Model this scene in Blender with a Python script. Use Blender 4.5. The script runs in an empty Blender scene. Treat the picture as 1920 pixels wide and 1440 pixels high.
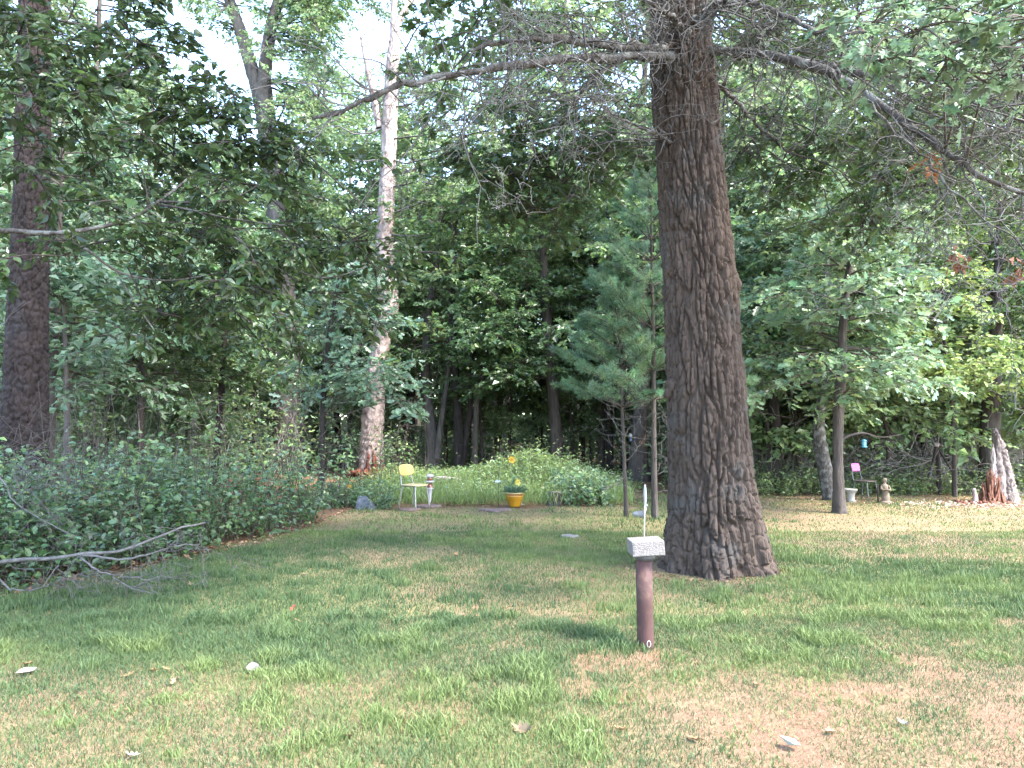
import bpy, math
import numpy as np
from mathutils import Vector

# ------------------------------------------------------------------ camera, world, sun, exposure
scene = bpy.context.scene
COL = scene.collection
F, CX, CY, CH, PITCH = 1387.0, 960.0, 720.0, 1.6, math.radians(3.05)
cam_d = bpy.data.cameras.new("camera"); cam = bpy.data.objects.new("camera", cam_d); COL.objects.link(cam)
cam.location = (0, 0, CH); cam.rotation_euler = (math.radians(90) + PITCH, 0, 0)
cam_d.sensor_width = 36.0; cam_d.lens = 36.0 * F / 1920.0
cam_d.clip_start = 0.05; cam_d.clip_end = 2000
scene.camera = cam

SUN_EL, SUN_AZ = math.radians(51), math.radians(119)      # azimuth clockwise from +Y: from the right, a little behind the camera
world = bpy.data.worlds.new("World"); scene.world = world; world.use_nodes = True
wn = world.node_tree; wn.nodes.clear()
sky = wn.nodes.new("ShaderNodeTexSky"); sky.sky_type = 'NISHITA'; sky.sun_disc = False
sky.sun_elevation = SUN_EL; sky.sun_rotation = SUN_AZ
sky.air_density = 1.0; sky.dust_density = 1.4; sky.ozone_density = 1.0
bg = wn.nodes.new("ShaderNodeBackground"); bg.inputs[1].default_value = 0.15
wo = wn.nodes.new("ShaderNodeOutputWorld")
wn.links.new(sky.outputs[0], bg.inputs[0]); wn.links.new(bg.outputs[0], wo.inputs[0])
sun_d = bpy.data.lights.new("sun", 'SUN'); sun = bpy.data.objects.new("sun", sun_d); COL.objects.link(sun)
sun_d.energy = 1.5; sun_d.angle = math.radians(10); sun_d.color = (1.0, 0.96, 0.90)   # hazy, veiled sun: very soft shadows
sdir = Vector((math.sin(SUN_AZ) * math.cos(SUN_EL), math.cos(SUN_AZ) * math.cos(SUN_EL), math.sin(SUN_EL)))
sun.rotation_euler = sdir.to_track_quat('Z', 'Y').to_euler(); sun.location = (20, -12, 30)
scene.view_settings.view_transform = 'Standard'; scene.view_settings.look = 'None'
scene.view_settings.gamma = 1.0; scene.view_settings.exposure = 3.55
scene.view_settings.use_curve_mapping = False
scene.render.engine = 'CYCLES'
scene.cycles.max_bounces = 10; scene.cycles.diffuse_bounces = 7; scene.cycles.glossy_bounces = 2
scene.cycles.transmission_bounces = 7; scene.cycles.transparent_max_bounces = 4
scene.cycles.use_denoising = True
scene.cycles.sample_clamp_indirect = 6

# ------------------------------------------------------------------ pixel -> place
cp, sp = math.cos(PITCH), math.sin(PITCH)
def ray(px, py):
    u, v = (px - CX) / F, (CY - py) / F
    return np.array([u, cp - v * sp, sp + v * cp])
def P(px, py, D):
    r = ray(px, py); return np.array([0, 0, CH]) + r * (D / r[1])
def G(px, py):
    r = ray(px, py); t = -CH / r[2]; return np.array([r[0] * t, r[1] * t, 0.0])
def A(*a): return np.array(a, float)

# ------------------------------------------------------------------ noise
def h2(i, j, s=0):
    n = (i.astype(np.int64) * 374761393 + j.astype(np.int64) * 668265263 + s * 974634777) & 0x7fffffff
    n = ((n ^ (n >> 13)) * 1274126177) & 0x7fffffff
    n = ((n ^ (n >> 16)) * 461845907) & 0x7fffffff
    return ((n ^ (n >> 15)) & 0xffffff) / float(0xffffff)
def vnoise(x, y, s=0):
    x = np.asarray(x, float); y = np.asarray(y, float)
    i, j = np.floor(x), np.floor(y); fx, fy = x - i, y - j
    fx = fx * fx * (3 - 2 * fx); fy = fy * fy * (3 - 2 * fy)
    a, b, c, d = h2(i, j, s), h2(i + 1, j, s), h2(i, j + 1, s), h2(i + 1, j + 1, s)
    return (a * (1 - fx) + b * fx) * (1 - fy) + (c * (1 - fx) + d * fx) * fy
def fbm(x, y, s=0, o=4):
    t = 0; a = .5; n = 0
    for k in range(o):
        t = t + a * vnoise(np.asarray(x) * 2 ** k, np.asarray(y) * 2 ** k, s + k); n += a; a *= .5
    return t / n
def voro(x, y, per, s=0):
    """F2-F1 and the id of the nearest cell; x repeats every PER cells."""
    i, j = np.floor(x), np.floor(y)
    f1 = np.full(x.shape, 9.); f2 = np.full(x.shape, 9.); cid = np.zeros(x.shape)
    for di in (-1, 0, 1):
        for dj in (-1, 0, 1):
            ci, cj = i + di, j + dj; cm = np.mod(ci, per)
            px = ci + .1 + .8 * h2(cm, cj, s); py = cj + .1 + .8 * h2(cm, cj, s + 7)
            d = np.hypot(px - x, py - y)
            near = d < f1
            f2 = np.where(near, f1, np.minimum(f2, d)); cid = np.where(near, h2(cm, cj, s + 3), cid)
            f1 = np.where(near, d, f1)
    return f2 - f1, cid
def sstep(a, b, x):
    t = np.clip((x - a) / (b - a), 0, 1); return t * t * (3 - 2 * t)
def nrm(v):
    return v / np.maximum(np.linalg.norm(v, axis=-1, keepdims=True), 1e-9)

# ------------------------------------------------------------------ mesh accumulator
class Acc:
    def __init__(s): s.v = []; s.c = []; s.f = []; s.n = 0
    def add(s, v, faces, col=(1, 1, 1)):
        v = np.asarray(v, float).reshape(-1, 3)
        c = np.asarray(col, float)
        if c.ndim == 1: c = np.broadcast_to(c, (len(v), 3))
        s.v.append(v); s.c.append(c)
        for f in (faces if isinstance(faces, list) else [faces]):
            s.f.append(np.asarray(f, np.int64) + s.n)
        s.n += len(v)
def build(name, acc, mat, parent=None, smooth=True, kind=None, label=None, cat=None, group=None):
    me = bpy.data.meshes.new(name)
    V = np.concatenate(acc.v); C = np.concatenate(acc.c)
    loops = np.concatenate([f.reshape(-1) for f in acc.f])
    tot = np.concatenate([np.full(len(f), f.shape[1]) for f in acc.f])
    start = np.concatenate([[0], np.cumsum(tot)[:-1]])
    me.vertices.add(len(V)); me.vertices.foreach_set("co", V.astype(np.float32).ravel())
    me.loops.add(len(loops)); me.loops.foreach_set("vertex_index", loops.astype(np.int32))
    me.polygons.add(len(tot)); me.polygons.foreach_set("loop_start", start.astype(np.int32))
    me.polygons.foreach_set("use_smooth", np.full(len(tot), smooth))
    at = me.attributes.new("Col", 'FLOAT_COLOR', 'POINT')
    at.data.foreach_set("color", np.concatenate([C, np.ones((len(C), 1))], 1).astype(np.float32).ravel())
    me.update(calc_edges=True); me.validate()
    me.materials.append(mat)
    o = bpy.data.objects.new(name, me); COL.objects.link(o)
    if parent: o.parent = parent
    tag(o, label, cat, group, kind)
    return o
def tag(o, label=None, cat=None, group=None, kind=None):
    if label: o['label'] = label
    if cat: o['category'] = cat
    if group: o['group'] = group
    if kind: o['kind'] = kind
    return o
def empty(name, loc, label=None, cat=None, group=None, rz=0):
    o = bpy.data.objects.new(name, None); COL.objects.link(o); o.location = tuple(loc); o.rotation_euler = (0, 0, rz)
    o.empty_display_size = .2
    return tag(o, label, cat, group)
def keep(o):
    """re-express world-space children of an empty in its local space (no rotation)"""
    for c in o.children:
        c.location = Vector(c.location) - Vector(o.location)
    return o
def dup(root, loc, rz, s=1.0, label=None, group=None):
    r = root.copy(); COL.objects.link(r); r.location = tuple(loc); r.rotation_euler = (0, 0, rz); r.scale = (s, s, s)
    if label: r['label'] = label
    if group: r['group'] = group
    for ch in list(root.children):
        c = ch.copy(); COL.objects.link(c); c.parent = r
        for g in ch.children:
            d = g.copy(); COL.objects.link(d); d.parent = c
    return r

def ringquads(nr, n, closed=True):
    i = np.arange(nr - 1)[:, None]; j = np.arange(n if closed else n - 1)[None]
    a = i * n + j; b = i * n + (j + 1) % n
    return np.stack([a, b, b + n, a + n], -1).reshape(-1, 4)
def tube(acc, pts, rad, n=6, col=(1, 1, 1), cap=True):
    pts = np.asarray(pts, float); m = len(pts); rad = np.broadcast_to(np.asarray(rad, float), (m,))
    t = nrm(np.gradient(pts, axis=0))
    mt = np.abs(t.mean(0)); ref = np.zeros(3); ref[np.argmin(mt)] = 1
    a = nrm(np.cross(t, ref)); b = np.cross(t, a)
    th = np.arange(n) / n * 2 * np.pi
    v = pts[:, None] + rad[:, None, None] * (a[:, None] * np.cos(th)[None, :, None] + b[:, None] * np.sin(th)[None, :, None])
    fs = [ringquads(m, n)]
    v = v.reshape(-1, 3)
    if cap:
        v = np.concatenate([v, pts[:1], pts[-1:]]); k = m * n; j = np.arange(n); j2 = (j + 1) % n
        fs.append(np.stack([j2, j, np.full(n, k)], -1)); fs.append(np.stack([j + (m - 1) * n, j2 + (m - 1) * n, np.full(n, k + 1)], -1))
    acc.add(v, fs, col)
def prisms(acc, S, E, ra, rb, col=(1, 1, 1)):
    """many thin three-sided tapering sticks"""
    S = np.asarray(S, float).reshape(-1, 3); E = np.asarray(E, float).reshape(-1, 3); n = len(S)
    if n == 0: return
    ra = np.broadcast_to(ra, (n,)); rb = np.broadcast_to(rb, (n,))
    t = nrm(E - S); ref = np.where(np.abs(t[:, 2:3]) > .8, A(1, 0, 0), A(0, 0, 1))
    a = nrm(np.cross(t, ref)); b = np.cross(t, a)
    vs = []
    for base, r in ((S, ra), (E, rb)):
        for k in range(3):
            th = k * 2.0944
            vs.append(base + r[:, None] * (a * math.cos(th) + b * math.sin(th)))
    v = np.stack(vs, 1).reshape(-1, 3)
    o = np.arange(n)[:, None, None] * 6
    q = np.array([[0, 1, 4, 3], [1, 2, 5, 4], [2, 0, 3, 5]])[None]
    c = np.asarray(col, float)
    if c.ndim == 2: c = np.repeat(c, 6, 0)
    acc.add(v, (o + q).reshape(-1, 4), c)
def curve(ctrl, n):
    """smooth polyline through control points (rows may have extra columns)"""
    c = np.asarray(ctrl, float)
    if len(c) < 3:
        t = np.linspace(0, 1, n)[:, None]; return c[0] * (1 - t) + c[-1] * t
    c = np.concatenate([2 * c[:1] - c[1:2], c, 2 * c[-1:] - c[-2:-1]])
    out = []
    m = len(c) - 3
    for s in np.linspace(0, m - 1e-6, n):
        k = int(s); t = s - k; p0, p1, p2, p3 = c[k:k + 4]
        out.append(.5 * (2 * p1 + (p2 - p0) * t + (2 * p0 - 5 * p1 + 4 * p2 - p3) * t * t + (3 * p1 - p0 - 3 * p2 + p3) * t ** 3))
    return np.array(out)
def lathe(acc, prof, n=24, c=(0, 0, 0), col=(1, 1, 1)):
    prof = np.asarray(prof, float); th = np.arange(n) / n * 2 * np.pi
    v = np.stack([prof[:, :1] * np.cos(th), prof[:, :1] * np.sin(th), np.repeat(prof[:, 1:2], n, 1)], -1).reshape(-1, 3) + np.asarray(c, float)
    acc.add(v, ringquads(len(prof), n), col)
def box(acc, c, s, rz=0, bev=0.0, col=(1, 1, 1), R=None):
    """box with chamfered edges"""
    c = np.asarray(c, float); hx, hy, hz = np.asarray(s, float) / 2
    b = min(bev, hx, hy, hz) if bev else 0
    def loop(x, y, z, k):
        return [(-x + k, -y, z), (x - k, -y, z), (x, -y + k, z), (x, y - k, z), (x - k, y, z), (-x + k, y, z), (-x, y - k, z), (-x, -y + k, z)]
    k = max(b, 1e-4)
    v = loop(hx - b, hy - b, -hz, k) + loop(hx, hy, -hz + b, k) + loop(hx, hy, hz - b, k) + loop(hx - b, hy - b, hz, k)
    v = np.array(v)
    if R is not None: v = v @ np.asarray(R).T
    ca, sa = math.cos(rz), math.sin(rz)
    v = v @ np.array([[ca, sa, 0], [-sa, ca, 0], [0, 0, 1]]) + c
    acc.add(v, [ringquads(4, 8), np.array([[7, 6, 5, 4, 3, 2, 1, 0]]), np.array([[24, 25, 26, 27, 28, 29, 30, 31]])], col)
def rot_euler(rx, ry, rz):
    from mathutils import Euler
    return np.array(Euler((rx, ry, rz)).to_matrix())

# ------------------------------------------------------------------ leaves
def T(v, f): return np.array(v, float), [np.array(x) for x in f]
LEAF = T([(0, 0, 0), (-.5, .42, .10), (.5, .42, .10), (0, 1, -.12), (0, .45, 0)],
         [[(0, 4, 1), (0, 2, 4), (1, 4, 3), (4, 2, 3)]])
OVATE = T([(0, 0, 0), (-.36, .2, .06), (-.5, .45, .1), (-.3, .75, .05), (0, 1, -.12), (.3, .75, .05), (.5, .45, .1), (.36, .2, .06), (0, .5, 0)],
          [[(0, 8, 1), (1, 8, 2), (2, 8, 3), (3, 8, 4), (4, 8, 5), (5, 8, 6), (6, 8, 7), (7, 8, 0)]])
_ok = [(0, 0), (.1, .1), (.34, .16), (.14, .3), (.5, .42), (.17, .52), (.44, .72), (.15, .74), (0, 1)]
_okv = [(x, y, .12 * abs(x)) for x, y in _ok] + [(-x, y, .12 * abs(x)) for x, y in _ok[1:-1][::-1]] + [(0, .3, -.02), (0, .7, -.02)]
_n = len(_ok) + len(_ok) - 2
_of = []
for _i in range(_n):
    _y = (_okv[_i][1] + _okv[(_i + 1) % _n][1]) / 2
    _of.append((_i, (_i + 1) % _n, _n if _y < .5 else _n + 1))
OAK = T(_okv, [_of + [(_n, _n + 1, 4), (_n, 12, _n + 1)]])
DIAM = T([(0, 0, 0), (.5, .5, .06), (0, 1, -.1), (-.5, .5, .06)], [[(0, 1, 2, 3)]])
SLIM = T([(0, 0, 0), (-.5, .5, .05), (.5, .5, .05), (0, 1, -.15)], [[(0, 2, 1), (1, 2, 3)]])
FAR = T([(0, 0, 0), (.5, .5, .14), (0, 1, -.1), (-.5, .5, .14)], [[(0, 1, 2), (0, 2, 3)]])
OAKL = T([(x, y, .15 * abs(x)) for x, y in ((0, 0), (.2, .12), (.36, .2), (.15, .36), (.5, .55), (.17, .66), (.3, .85), (0, 1), (-.3, .85), (-.17, .66), (-.5, .55), (-.15, .36), (-.36, .2), (-.2, .12))], [[tuple(range(14))]])
def leaves(acc, pos, axis, up, L, W, tpl, col):
    v, fs = tpl; n = len(pos)
    if n == 0: return
    axis = nrm(axis); side = nrm(np.cross(axis, up)); nn = np.cross(side, axis)
    L = np.broadcast_to(L, (n,))[:, None, None]; W = np.broadcast_to(W, (n,))[:, None, None]
    V = pos[:, None] + axis[:, None] * v[None, :, 1:2] * L + side[:, None] * v[None, :, 0:1] * W + nn[:, None] * v[None, :, 2:3] * L
    k = len(v); o = np.arange(n)[:, None, None] * k
    acc.add(V.reshape(-1, 3), [(o + f[None]).reshape(-1, f.shape[1]) for f in fs], np.repeat(col, k, 0))
def leafcol(rng, n, cols, w=None, jit=.18):
    cols = np.asarray(cols, float); k = rng.choice(len(cols), n, p=w)
    return np.clip(cols[k] * (1 + jit * rng.standard_normal((n, 1))) * (1 + .06 * rng.standard_normal((n, 3))), .008, .6)

# palettes (linear base colours)
GREEN = [(.050, .100, .026), (.062, .118, .034), (.042, .086, .030), (.080, .135, .034)]
BLUE = [(.060, .112, .058), (.075, .130, .066), (.052, .098, .050), (.088, .145, .072)]
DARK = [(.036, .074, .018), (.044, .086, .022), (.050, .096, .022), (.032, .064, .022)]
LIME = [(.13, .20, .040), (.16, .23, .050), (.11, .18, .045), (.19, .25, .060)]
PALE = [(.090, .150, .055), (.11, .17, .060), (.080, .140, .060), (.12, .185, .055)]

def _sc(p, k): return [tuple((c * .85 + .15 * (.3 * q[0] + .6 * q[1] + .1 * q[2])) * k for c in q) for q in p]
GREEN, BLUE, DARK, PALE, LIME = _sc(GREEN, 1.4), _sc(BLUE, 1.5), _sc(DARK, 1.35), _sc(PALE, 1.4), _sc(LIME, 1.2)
WOOD = _sc([(.090, .140, .056), (.105, .160, .060), (.078, .125, .054), (.12, .175, .068), (.098, .155, .050)], 1.35)
def spray(W, L, rng, start, d, length, r, pal, leaf=.1, tpl=FAR, per=7, droop=.25, twf=.45, dens=5.0, wig=.12, n=7, from_t=.2, asp=.55, wcol=(1, 1, 1), flat=.75):
    """a branch with side twigs that carry leaves"""
    d = nrm(np.asarray(d, float)); pts = [np.asarray(start, float)]; seg = length / (n - 1); dd = d.copy()
    for k in range(n - 1):
        dd = nrm(dd + wig * rng.standard_normal(3) + A(0, 0, -droop / (n - 1)))
        pts.append(pts[-1] + dd * seg)
    pts = np.array(pts); tt = np.linspace(0, 1, n)
    tube(W, pts, r * (1 - .85 * tt) + .003, 5 if r > .02 else 3, wcol, cap=False)
    nt = max(3, int(length * dens)); t = np.sort(rng.uniform(from_t, 1, nt))
    fi = t * (n - 1); i = np.minimum(fi.astype(int), n - 2); fr = (fi - i)[:, None]
    S = pts[i] * (1 - fr) + pts[i + 1] * fr; tg = nrm(pts[i + 1] - pts[i])
    sd = nrm(np.cross(tg, A(0, 0, 1)) + 1e-6); sg = np.where(np.arange(nt) % 2 == 0, 1., -1.)[:, None]
    dirs = nrm(tg * .65 + sd * sg * rng.uniform(.4, 1, (nt, 1)) + A(0, 0, 1) * rng.normal(-.05, .28, (nt, 1)))
    ln = length * twf * (1 - .55 * t) * rng.uniform(.55, 1.15, nt) + .08
    E = S + dirs * ln[:, None] + A(0, 0, -1) * (ln * .12 * rng.uniform(0, 1, nt))[:, None]
    prisms(W, S, E, r * .22 + .003, .0025, wcol)
    m = np.maximum(3, (ln / leaf * per * .32).astype(int)); M = int(m.sum()); k = np.repeat(np.arange(nt), m)
    u = rng.uniform(.12, 1.05, M)[:, None]
    pos = S[k] * (1 - u) + E[k] * u + rng.normal(0, leaf * .22, (M, 3))
    td = nrm(E - S)[k]; ss = nrm(np.cross(td, A(0, 0, 1)) + 1e-6) * np.where(rng.random(M) < .5, 1., -1.)[:, None]
    ax = td * .6 + ss * .8 + rng.normal(0, .3, (M, 3)) + A(0, 0, -.25)
    up = A(0, 0, 1) + rng.normal(0, flat, (M, 3))
    sz = leaf * np.clip(np.exp(rng.normal(-.1, .3, M)), .4, 1.6)
    leaves(L, pos, ax, up, sz, sz * asp * rng.uniform(.8, 1.2, M), tpl, leafcol(rng, M, pal))
    return pts

def tangle(acc, rng, S, d, ln, r, gens=3, K=5, wig=.3, kids=3, shrink=.6, minr=.002, grav=0., col=(1, 1, 1), spread=.9):
    S = np.asarray(S, float).reshape(-1, 3); d = nrm(np.asarray(d, float).reshape(-1, 3)); n = len(S)
    ln = np.broadcast_to(np.asarray(ln, float), (n,)).copy(); r = np.broadcast_to(np.asarray(r, float), (n,)).copy()
    for g in range(gens):
        cs, cd, cl, cr = [], [], [], []
        p = S.copy(); dd = d.copy()
        for k in range(K):
            dd = nrm(dd + wig * rng.standard_normal(dd.shape) + A(0, 0, grav))
            q = p + dd * (ln / K)[:, None]
            ra = np.maximum(r * (1 - k / K * .75), minr); rb = np.maximum(r * (1 - (k + 1) / K * .75), minr)
            prisms(acc, p, q, ra, rb, col)
            pick = rng.random(len(p)) < kids / K
            if pick.any():
                cs.append(q[pick]); cd.append(nrm(dd[pick] + spread * rng.standard_normal((pick.sum(), 3))))
                cl.append(ln[pick] * shrink * rng.uniform(.5, 1.1, pick.sum())); cr.append(rb[pick] * .6)
            p = q
        if not cs: break
        S, d, ln, r = np.concatenate(cs), np.concatenate(cd), np.concatenate(cl), np.concatenate(cr)

# ------------------------------------------------------------------ materials
def newmat(name):
    m = bpy.data.materials.new(name); m.use_nodes = True; nt = m.node_tree; nt.nodes.clear()
    return m, nt, nt.nodes, nt.links
def mat_leaf(name, trans=.36, rough=.38, spec=.6, sat=1.0):
    m, nt, N, L = newmat(name)
    at = N.new("ShaderNodeAttribute"); at.attribute_name = "Col"
    pb = N.new("ShaderNodeBsdfPrincipled"); pb.inputs["Roughness"].default_value = rough
    pb.inputs["Specular IOR Level"].default_value = spec
    tl = N.new("ShaderNodeBsdfTranslucent")
    hs = N.new("ShaderNodeHueSaturation"); hs.inputs["Hue"].default_value = .485; hs.inputs["Saturation"].default_value = 1.0; hs.inputs["Value"].default_value = 1.7
    mx = N.new("ShaderNodeMixShader"); mx.inputs[0].default_value = trans
    o = N.new("ShaderNodeOutputMaterial")
    L.new(at.outputs["Color"], pb.inputs["Base Color"]); L.new(at.outputs["Color"], hs.inputs["Color"]); L.new(hs.outputs[0], tl.inputs["Color"])
    L.new(pb.outputs[0], mx.inputs[1]); L.new(tl.outputs[0], mx.inputs[2]); L.new(mx.outputs[0], o.inputs[0])
    return m
def mat_noise(name, c1, c2, scale=8., stretch=(1, 1, 1), rough=.85, bump=.3, bscale=None, spec=.3, c3=None, sc3=2., th3=(.55, .65), dist=.02, metal=0., attr=False, detail=6.):
    """two or three colours mixed by noise, with fine relief"""
    c1, c2 = [tuple(q * .77 for q in c) for c in (c1, c2)]; c3 = c3 and tuple(q * .77 for q in c3)
    m, nt, N, L = newmat(name)
    tc = N.new("ShaderNodeTexCoord"); mp = N.new("ShaderNodeMapping"); mp.inputs["Scale"].default_value = stretch
    L.new(tc.outputs["Object"], mp.inputs[0])
    n1 = N.new("ShaderNodeTexNoise"); n1.inputs["Scale"].default_value = scale; n1.inputs["Detail"].default_value = detail; n1.inputs["Roughness"].default_value = .65
    L.new(mp.outputs[0], n1.inputs["Vector"])
    cr = N.new("ShaderNodeValToRGB"); cr.color_ramp.elements[0].position = .32; cr.color_ramp.elements[1].position = .68
    cr.color_ramp.elements[0].color = (*c1, 1); cr.color_ramp.elements[1].color = (*c2, 1)
    L.new(n1.outputs[0], cr.inputs[0]); out = cr.outputs[0]
    if c3 is not None:
        n3 = N.new("ShaderNodeTexNoise"); n3.inputs["Scale"].default_value = sc3; n3.inputs["Detail"].default_value = 5
        L.new(tc.outputs["Object"], n3.inputs["Vector"])
        mr = N.new("ShaderNodeMapRange"); mr.inputs[1].default_value = th3[0]; mr.inputs[2].default_value = th3[1]; L.new(n3.outputs[0], mr.inputs[0])
        mx = N.new("ShaderNodeMix"); mx.data_type = 'RGBA'; L.new(mr.outputs[0], mx.inputs[0]); L.new(out, mx.inputs[6]); mx.inputs[7].default_value = (*c3, 1)
        out = mx.outputs[2]
    if attr:
        at = N.new("ShaderNodeAttribute"); at.attribute_name = "Col"
        mm = N.new("ShaderNodeMix"); mm.data_type = 'RGBA'; mm.blend_type = 'MULTIPLY'; mm.inputs[0].default_value = 1
        L.new(out, mm.inputs[6]); L.new(at.outputs["Color"], mm.inputs[7]); out = mm.outputs[2]
    pb = N.new("ShaderNodeBsdfPrincipled"); pb.inputs["Roughness"].default_value = rough; pb.inputs["Specular IOR Level"].default_value = spec
    pb.inputs["Metallic"].default_value = metal
    L.new(out, pb.inputs["Base Color"])
    if bump:
        n2 = N.new("ShaderNodeTexNoise"); n2.inputs["Scale"].default_value = bscale or scale * 2; n2.inputs["Detail"].default_value = 6
        L.new(mp.outputs[0], n2.inputs["Vector"])
        bp = N.new("ShaderNodeBump"); bp.inputs["Strength"].default_value = bump; bp.inputs["Distance"].default_value = dist
        L.new(n2.outputs[0], bp.inputs["Height"]); L.new(bp.outputs[0], pb.inputs["Normal"])
    o = N.new("ShaderNodeOutputMaterial"); L.new(pb.outputs[0], o.inputs[0])
    return m
def mat_col(name, rough=.8, spec=.25, trans=0.):
    m, nt, N, L = newmat(name)
    at = N.new("ShaderNodeAttribute"); at.attribute_name = "Col"
    pb = N.new("ShaderNodeBsdfPrincipled"); pb.inputs["Roughness"].default_value = rough; pb.inputs["Specular IOR Level"].default_value = spec
    L.new(at.outputs["Color"], pb.inputs["Base Color"]); o = N.new("ShaderNodeOutputMaterial")
    if trans:
        tl = N.new("ShaderNodeBsdfTranslucent"); mx = N.new("ShaderNodeMixShader"); mx.inputs[0].default_value = trans
        L.new(at.outputs["Color"], tl.inputs["Color"]); L.new(pb.outputs[0], mx.inputs[1]); L.new(tl.outputs[0], mx.inputs[2]); L.new(mx.outputs[0], o.inputs[0])
    else: L.new(pb.outputs[0], o.inputs[0])
    return m
M_LEAF = mat_leaf("leaf"); M_NEEDLE = mat_leaf("needle", .25, .5, .4)
M_GRASS = mat_col("grass", .65, .3, .3)
M_DRY = mat_col("dry_leaf", .75, .25, .15)
M_OAK = mat_noise("oak_bark", (.044, .031, .024), (.108, .079, .062), 9, (1, 1, .25), .95, 1.0, 60, dist=.02, c3=(.075, .064, .056), sc3=2.2)
M_PINE = mat_noise("pine_bark", (.020, .0145, .0135), (.054, .039, .036), 7, (1, 1, .5), .95, .9, 40, dist=.015, c3=(.042, .036, .036), sc3=1.6)
M_DEAD = mat_noise("dead_pine_bark", (.22, .165, .145), (.46, .375, .34), 6, (1, 1, .4), .9, .8, 16, dist=.03, c3=(.13, .085, .075), sc3=5., th3=(.6, .7))
M_BARK = mat_noise("brown_bark", (.045, .036, .031), (.11, .092, .08), 12, (1, 1, .22), .92, .9, 22, dist=.03)
M_GREYBARK = mat_noise("grey_bark", (.075, .065, .06), (.17, .15, .135), 10, (1, 1, .25), .92, .9, 20, dist=.03)
M_DARKBARK = mat_noise("dark_bark", (.022, .018, .017), (.055, .045, .04), 12, (1, 1, .25), .92, .8, 22, dist=.02)
M_LICHEN = mat_noise("lichen_bark", (.038, .032, .029), (.105, .096, .088), 26, (1, 1, .45), .95, 1, 30, dist=.03, c3=(.17, .17, .158), sc3=9, th3=(.5, .62))
M_TWIG = mat_noise("twig", (.07, .065, .062), (.175, .166, .158), 6, (1, 1, 1), .9, 0)
M_STEM = mat_noise("stem", (.055, .045, .038), (.12, .10, .085), 6, (1, 1, 1), .9, 0)
M_ROT = mat_noise("rotten_wood", (.09, .036, .024), (.27, .125, .078), 12, (1, 1, .3), .95, .8, 30, dist=.02, c3=(.13, .055, .04), sc3=7)
M_BRUSH = mat_noise("dry_brush", (.20, .18, .165), (.42, .385, .355), 6, (1, 1, 1), .9, 0)
M_ROTDARK = mat_noise("red_rotten_wood", (.085, .026, .018), (.26, .095, .055), 14, (1, 1, .4), .95, .9, 30, dist=.03, c3=(.045, .018, .014), sc3=8)
M_SAPWOOD = mat_noise("weathered_wood", (.28, .225, .205), (.50, .43, .40), 10, (1, 1, .12), .9, .7, 22, dist=.015, c3=(.22, .16, .14), sc3=4)

def mat_ground():
    m, nt, N, L = newmat("lawn_soil")
    tc = N.new("ShaderNodeTexCoord"); at = N.new("ShaderNodeAttribute"); at.attribute_name = "Col"
    n1 = N.new("ShaderNodeTexNoise"); n1.inputs["Scale"].default_value = 55; n1.inputs["Detail"].default_value = 8; n1.inputs["Roughness"].default_value = .75
    L.new(tc.outputs["Object"], n1.inputs["Vector"])
    mr = N.new("ShaderNodeMapRange"); mr.inputs[1].default_value = .3; mr.inputs[2].default_value = .7; mr.inputs[3].default_value = .55; mr.inputs[4].default_value = 1.4
    L.new(n1.outputs[0], mr.inputs[0])
    mm = N.new("ShaderNodeMix"); mm.data_type = 'RGBA'; mm.blend_type = 'MULTIPLY'; mm.inputs[0].default_value = 1
    L.new(at.outputs["Color"], mm.inputs[6]); L.new(mr.outputs[0], mm.inputs[7])
    pb = N.new("ShaderNodeBsdfPrincipled"); pb.inputs["Roughness"].default_value = .95; pb.inputs["Specular IOR Level"].default_value = .1
    L.new(mm.outputs[2], pb.inputs["Base Color"])
    bp = N.new("ShaderNodeBump"); bp.inputs["Strength"].default_value = .7; bp.inputs["Distance"].default_value = .02
    L.new(n1.outputs[0], bp.inputs["Height"]); L.new(bp.outputs[0], pb.inputs["Normal"])
    o = N.new("ShaderNodeOutputMaterial"); L.new(pb.outputs[0], o.inputs[0]); return m

# ------------------------------------------------------------------ ground
MOUND = (P(1000, 800, 17.6)[0], 17.6)
def gz(x, y):
    x = np.asarray(x, float); y = np.asarray(y, float)
    z = .05 * (fbm(x * .35, y * .35, 5, 3) - .5) * sstep(3, 8, y)
    z = z + .48 * np.exp(-((x - MOUND[0]) / 1.25) ** 2 - ((y - MOUND[1]) / 1.1) ** 2)
    return z
EDGE = np.array([G(px, py)[:2] for px, py in ((-700, 1190), (-200, 1135), (0, 1108), (150, 1085), (300, 1062), (420, 1025), (560, 995), (625, 968), (680, 945), (760, 930))])
def bank_y(x):                       # lawn's left edge: depth at which the shrub bank starts
    return np.interp(x, EDGE[:, 0], EDGE[:, 1], left=EDGE[0, 1], right=99)
def lawn(x, y):
    """1 on the mown lawn, 0 on the forest floor"""
    back = np.where(x < 1.6, 14.4, np.where(x < 3.4, 22.0, 17.0)) + 1.2 * (fbm(x * .8, y * .3, 31, 3) - .5)
    w = sstep(0, .8, back - y)
    return w * sstep(-.25, .25, bank_y(x) - y + .5 * (fbm(x * 1.5, y * 1.5, 33, 3) - .5))
OAK_C = G(1345, 1085) + A(0, .58, 0)
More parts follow.
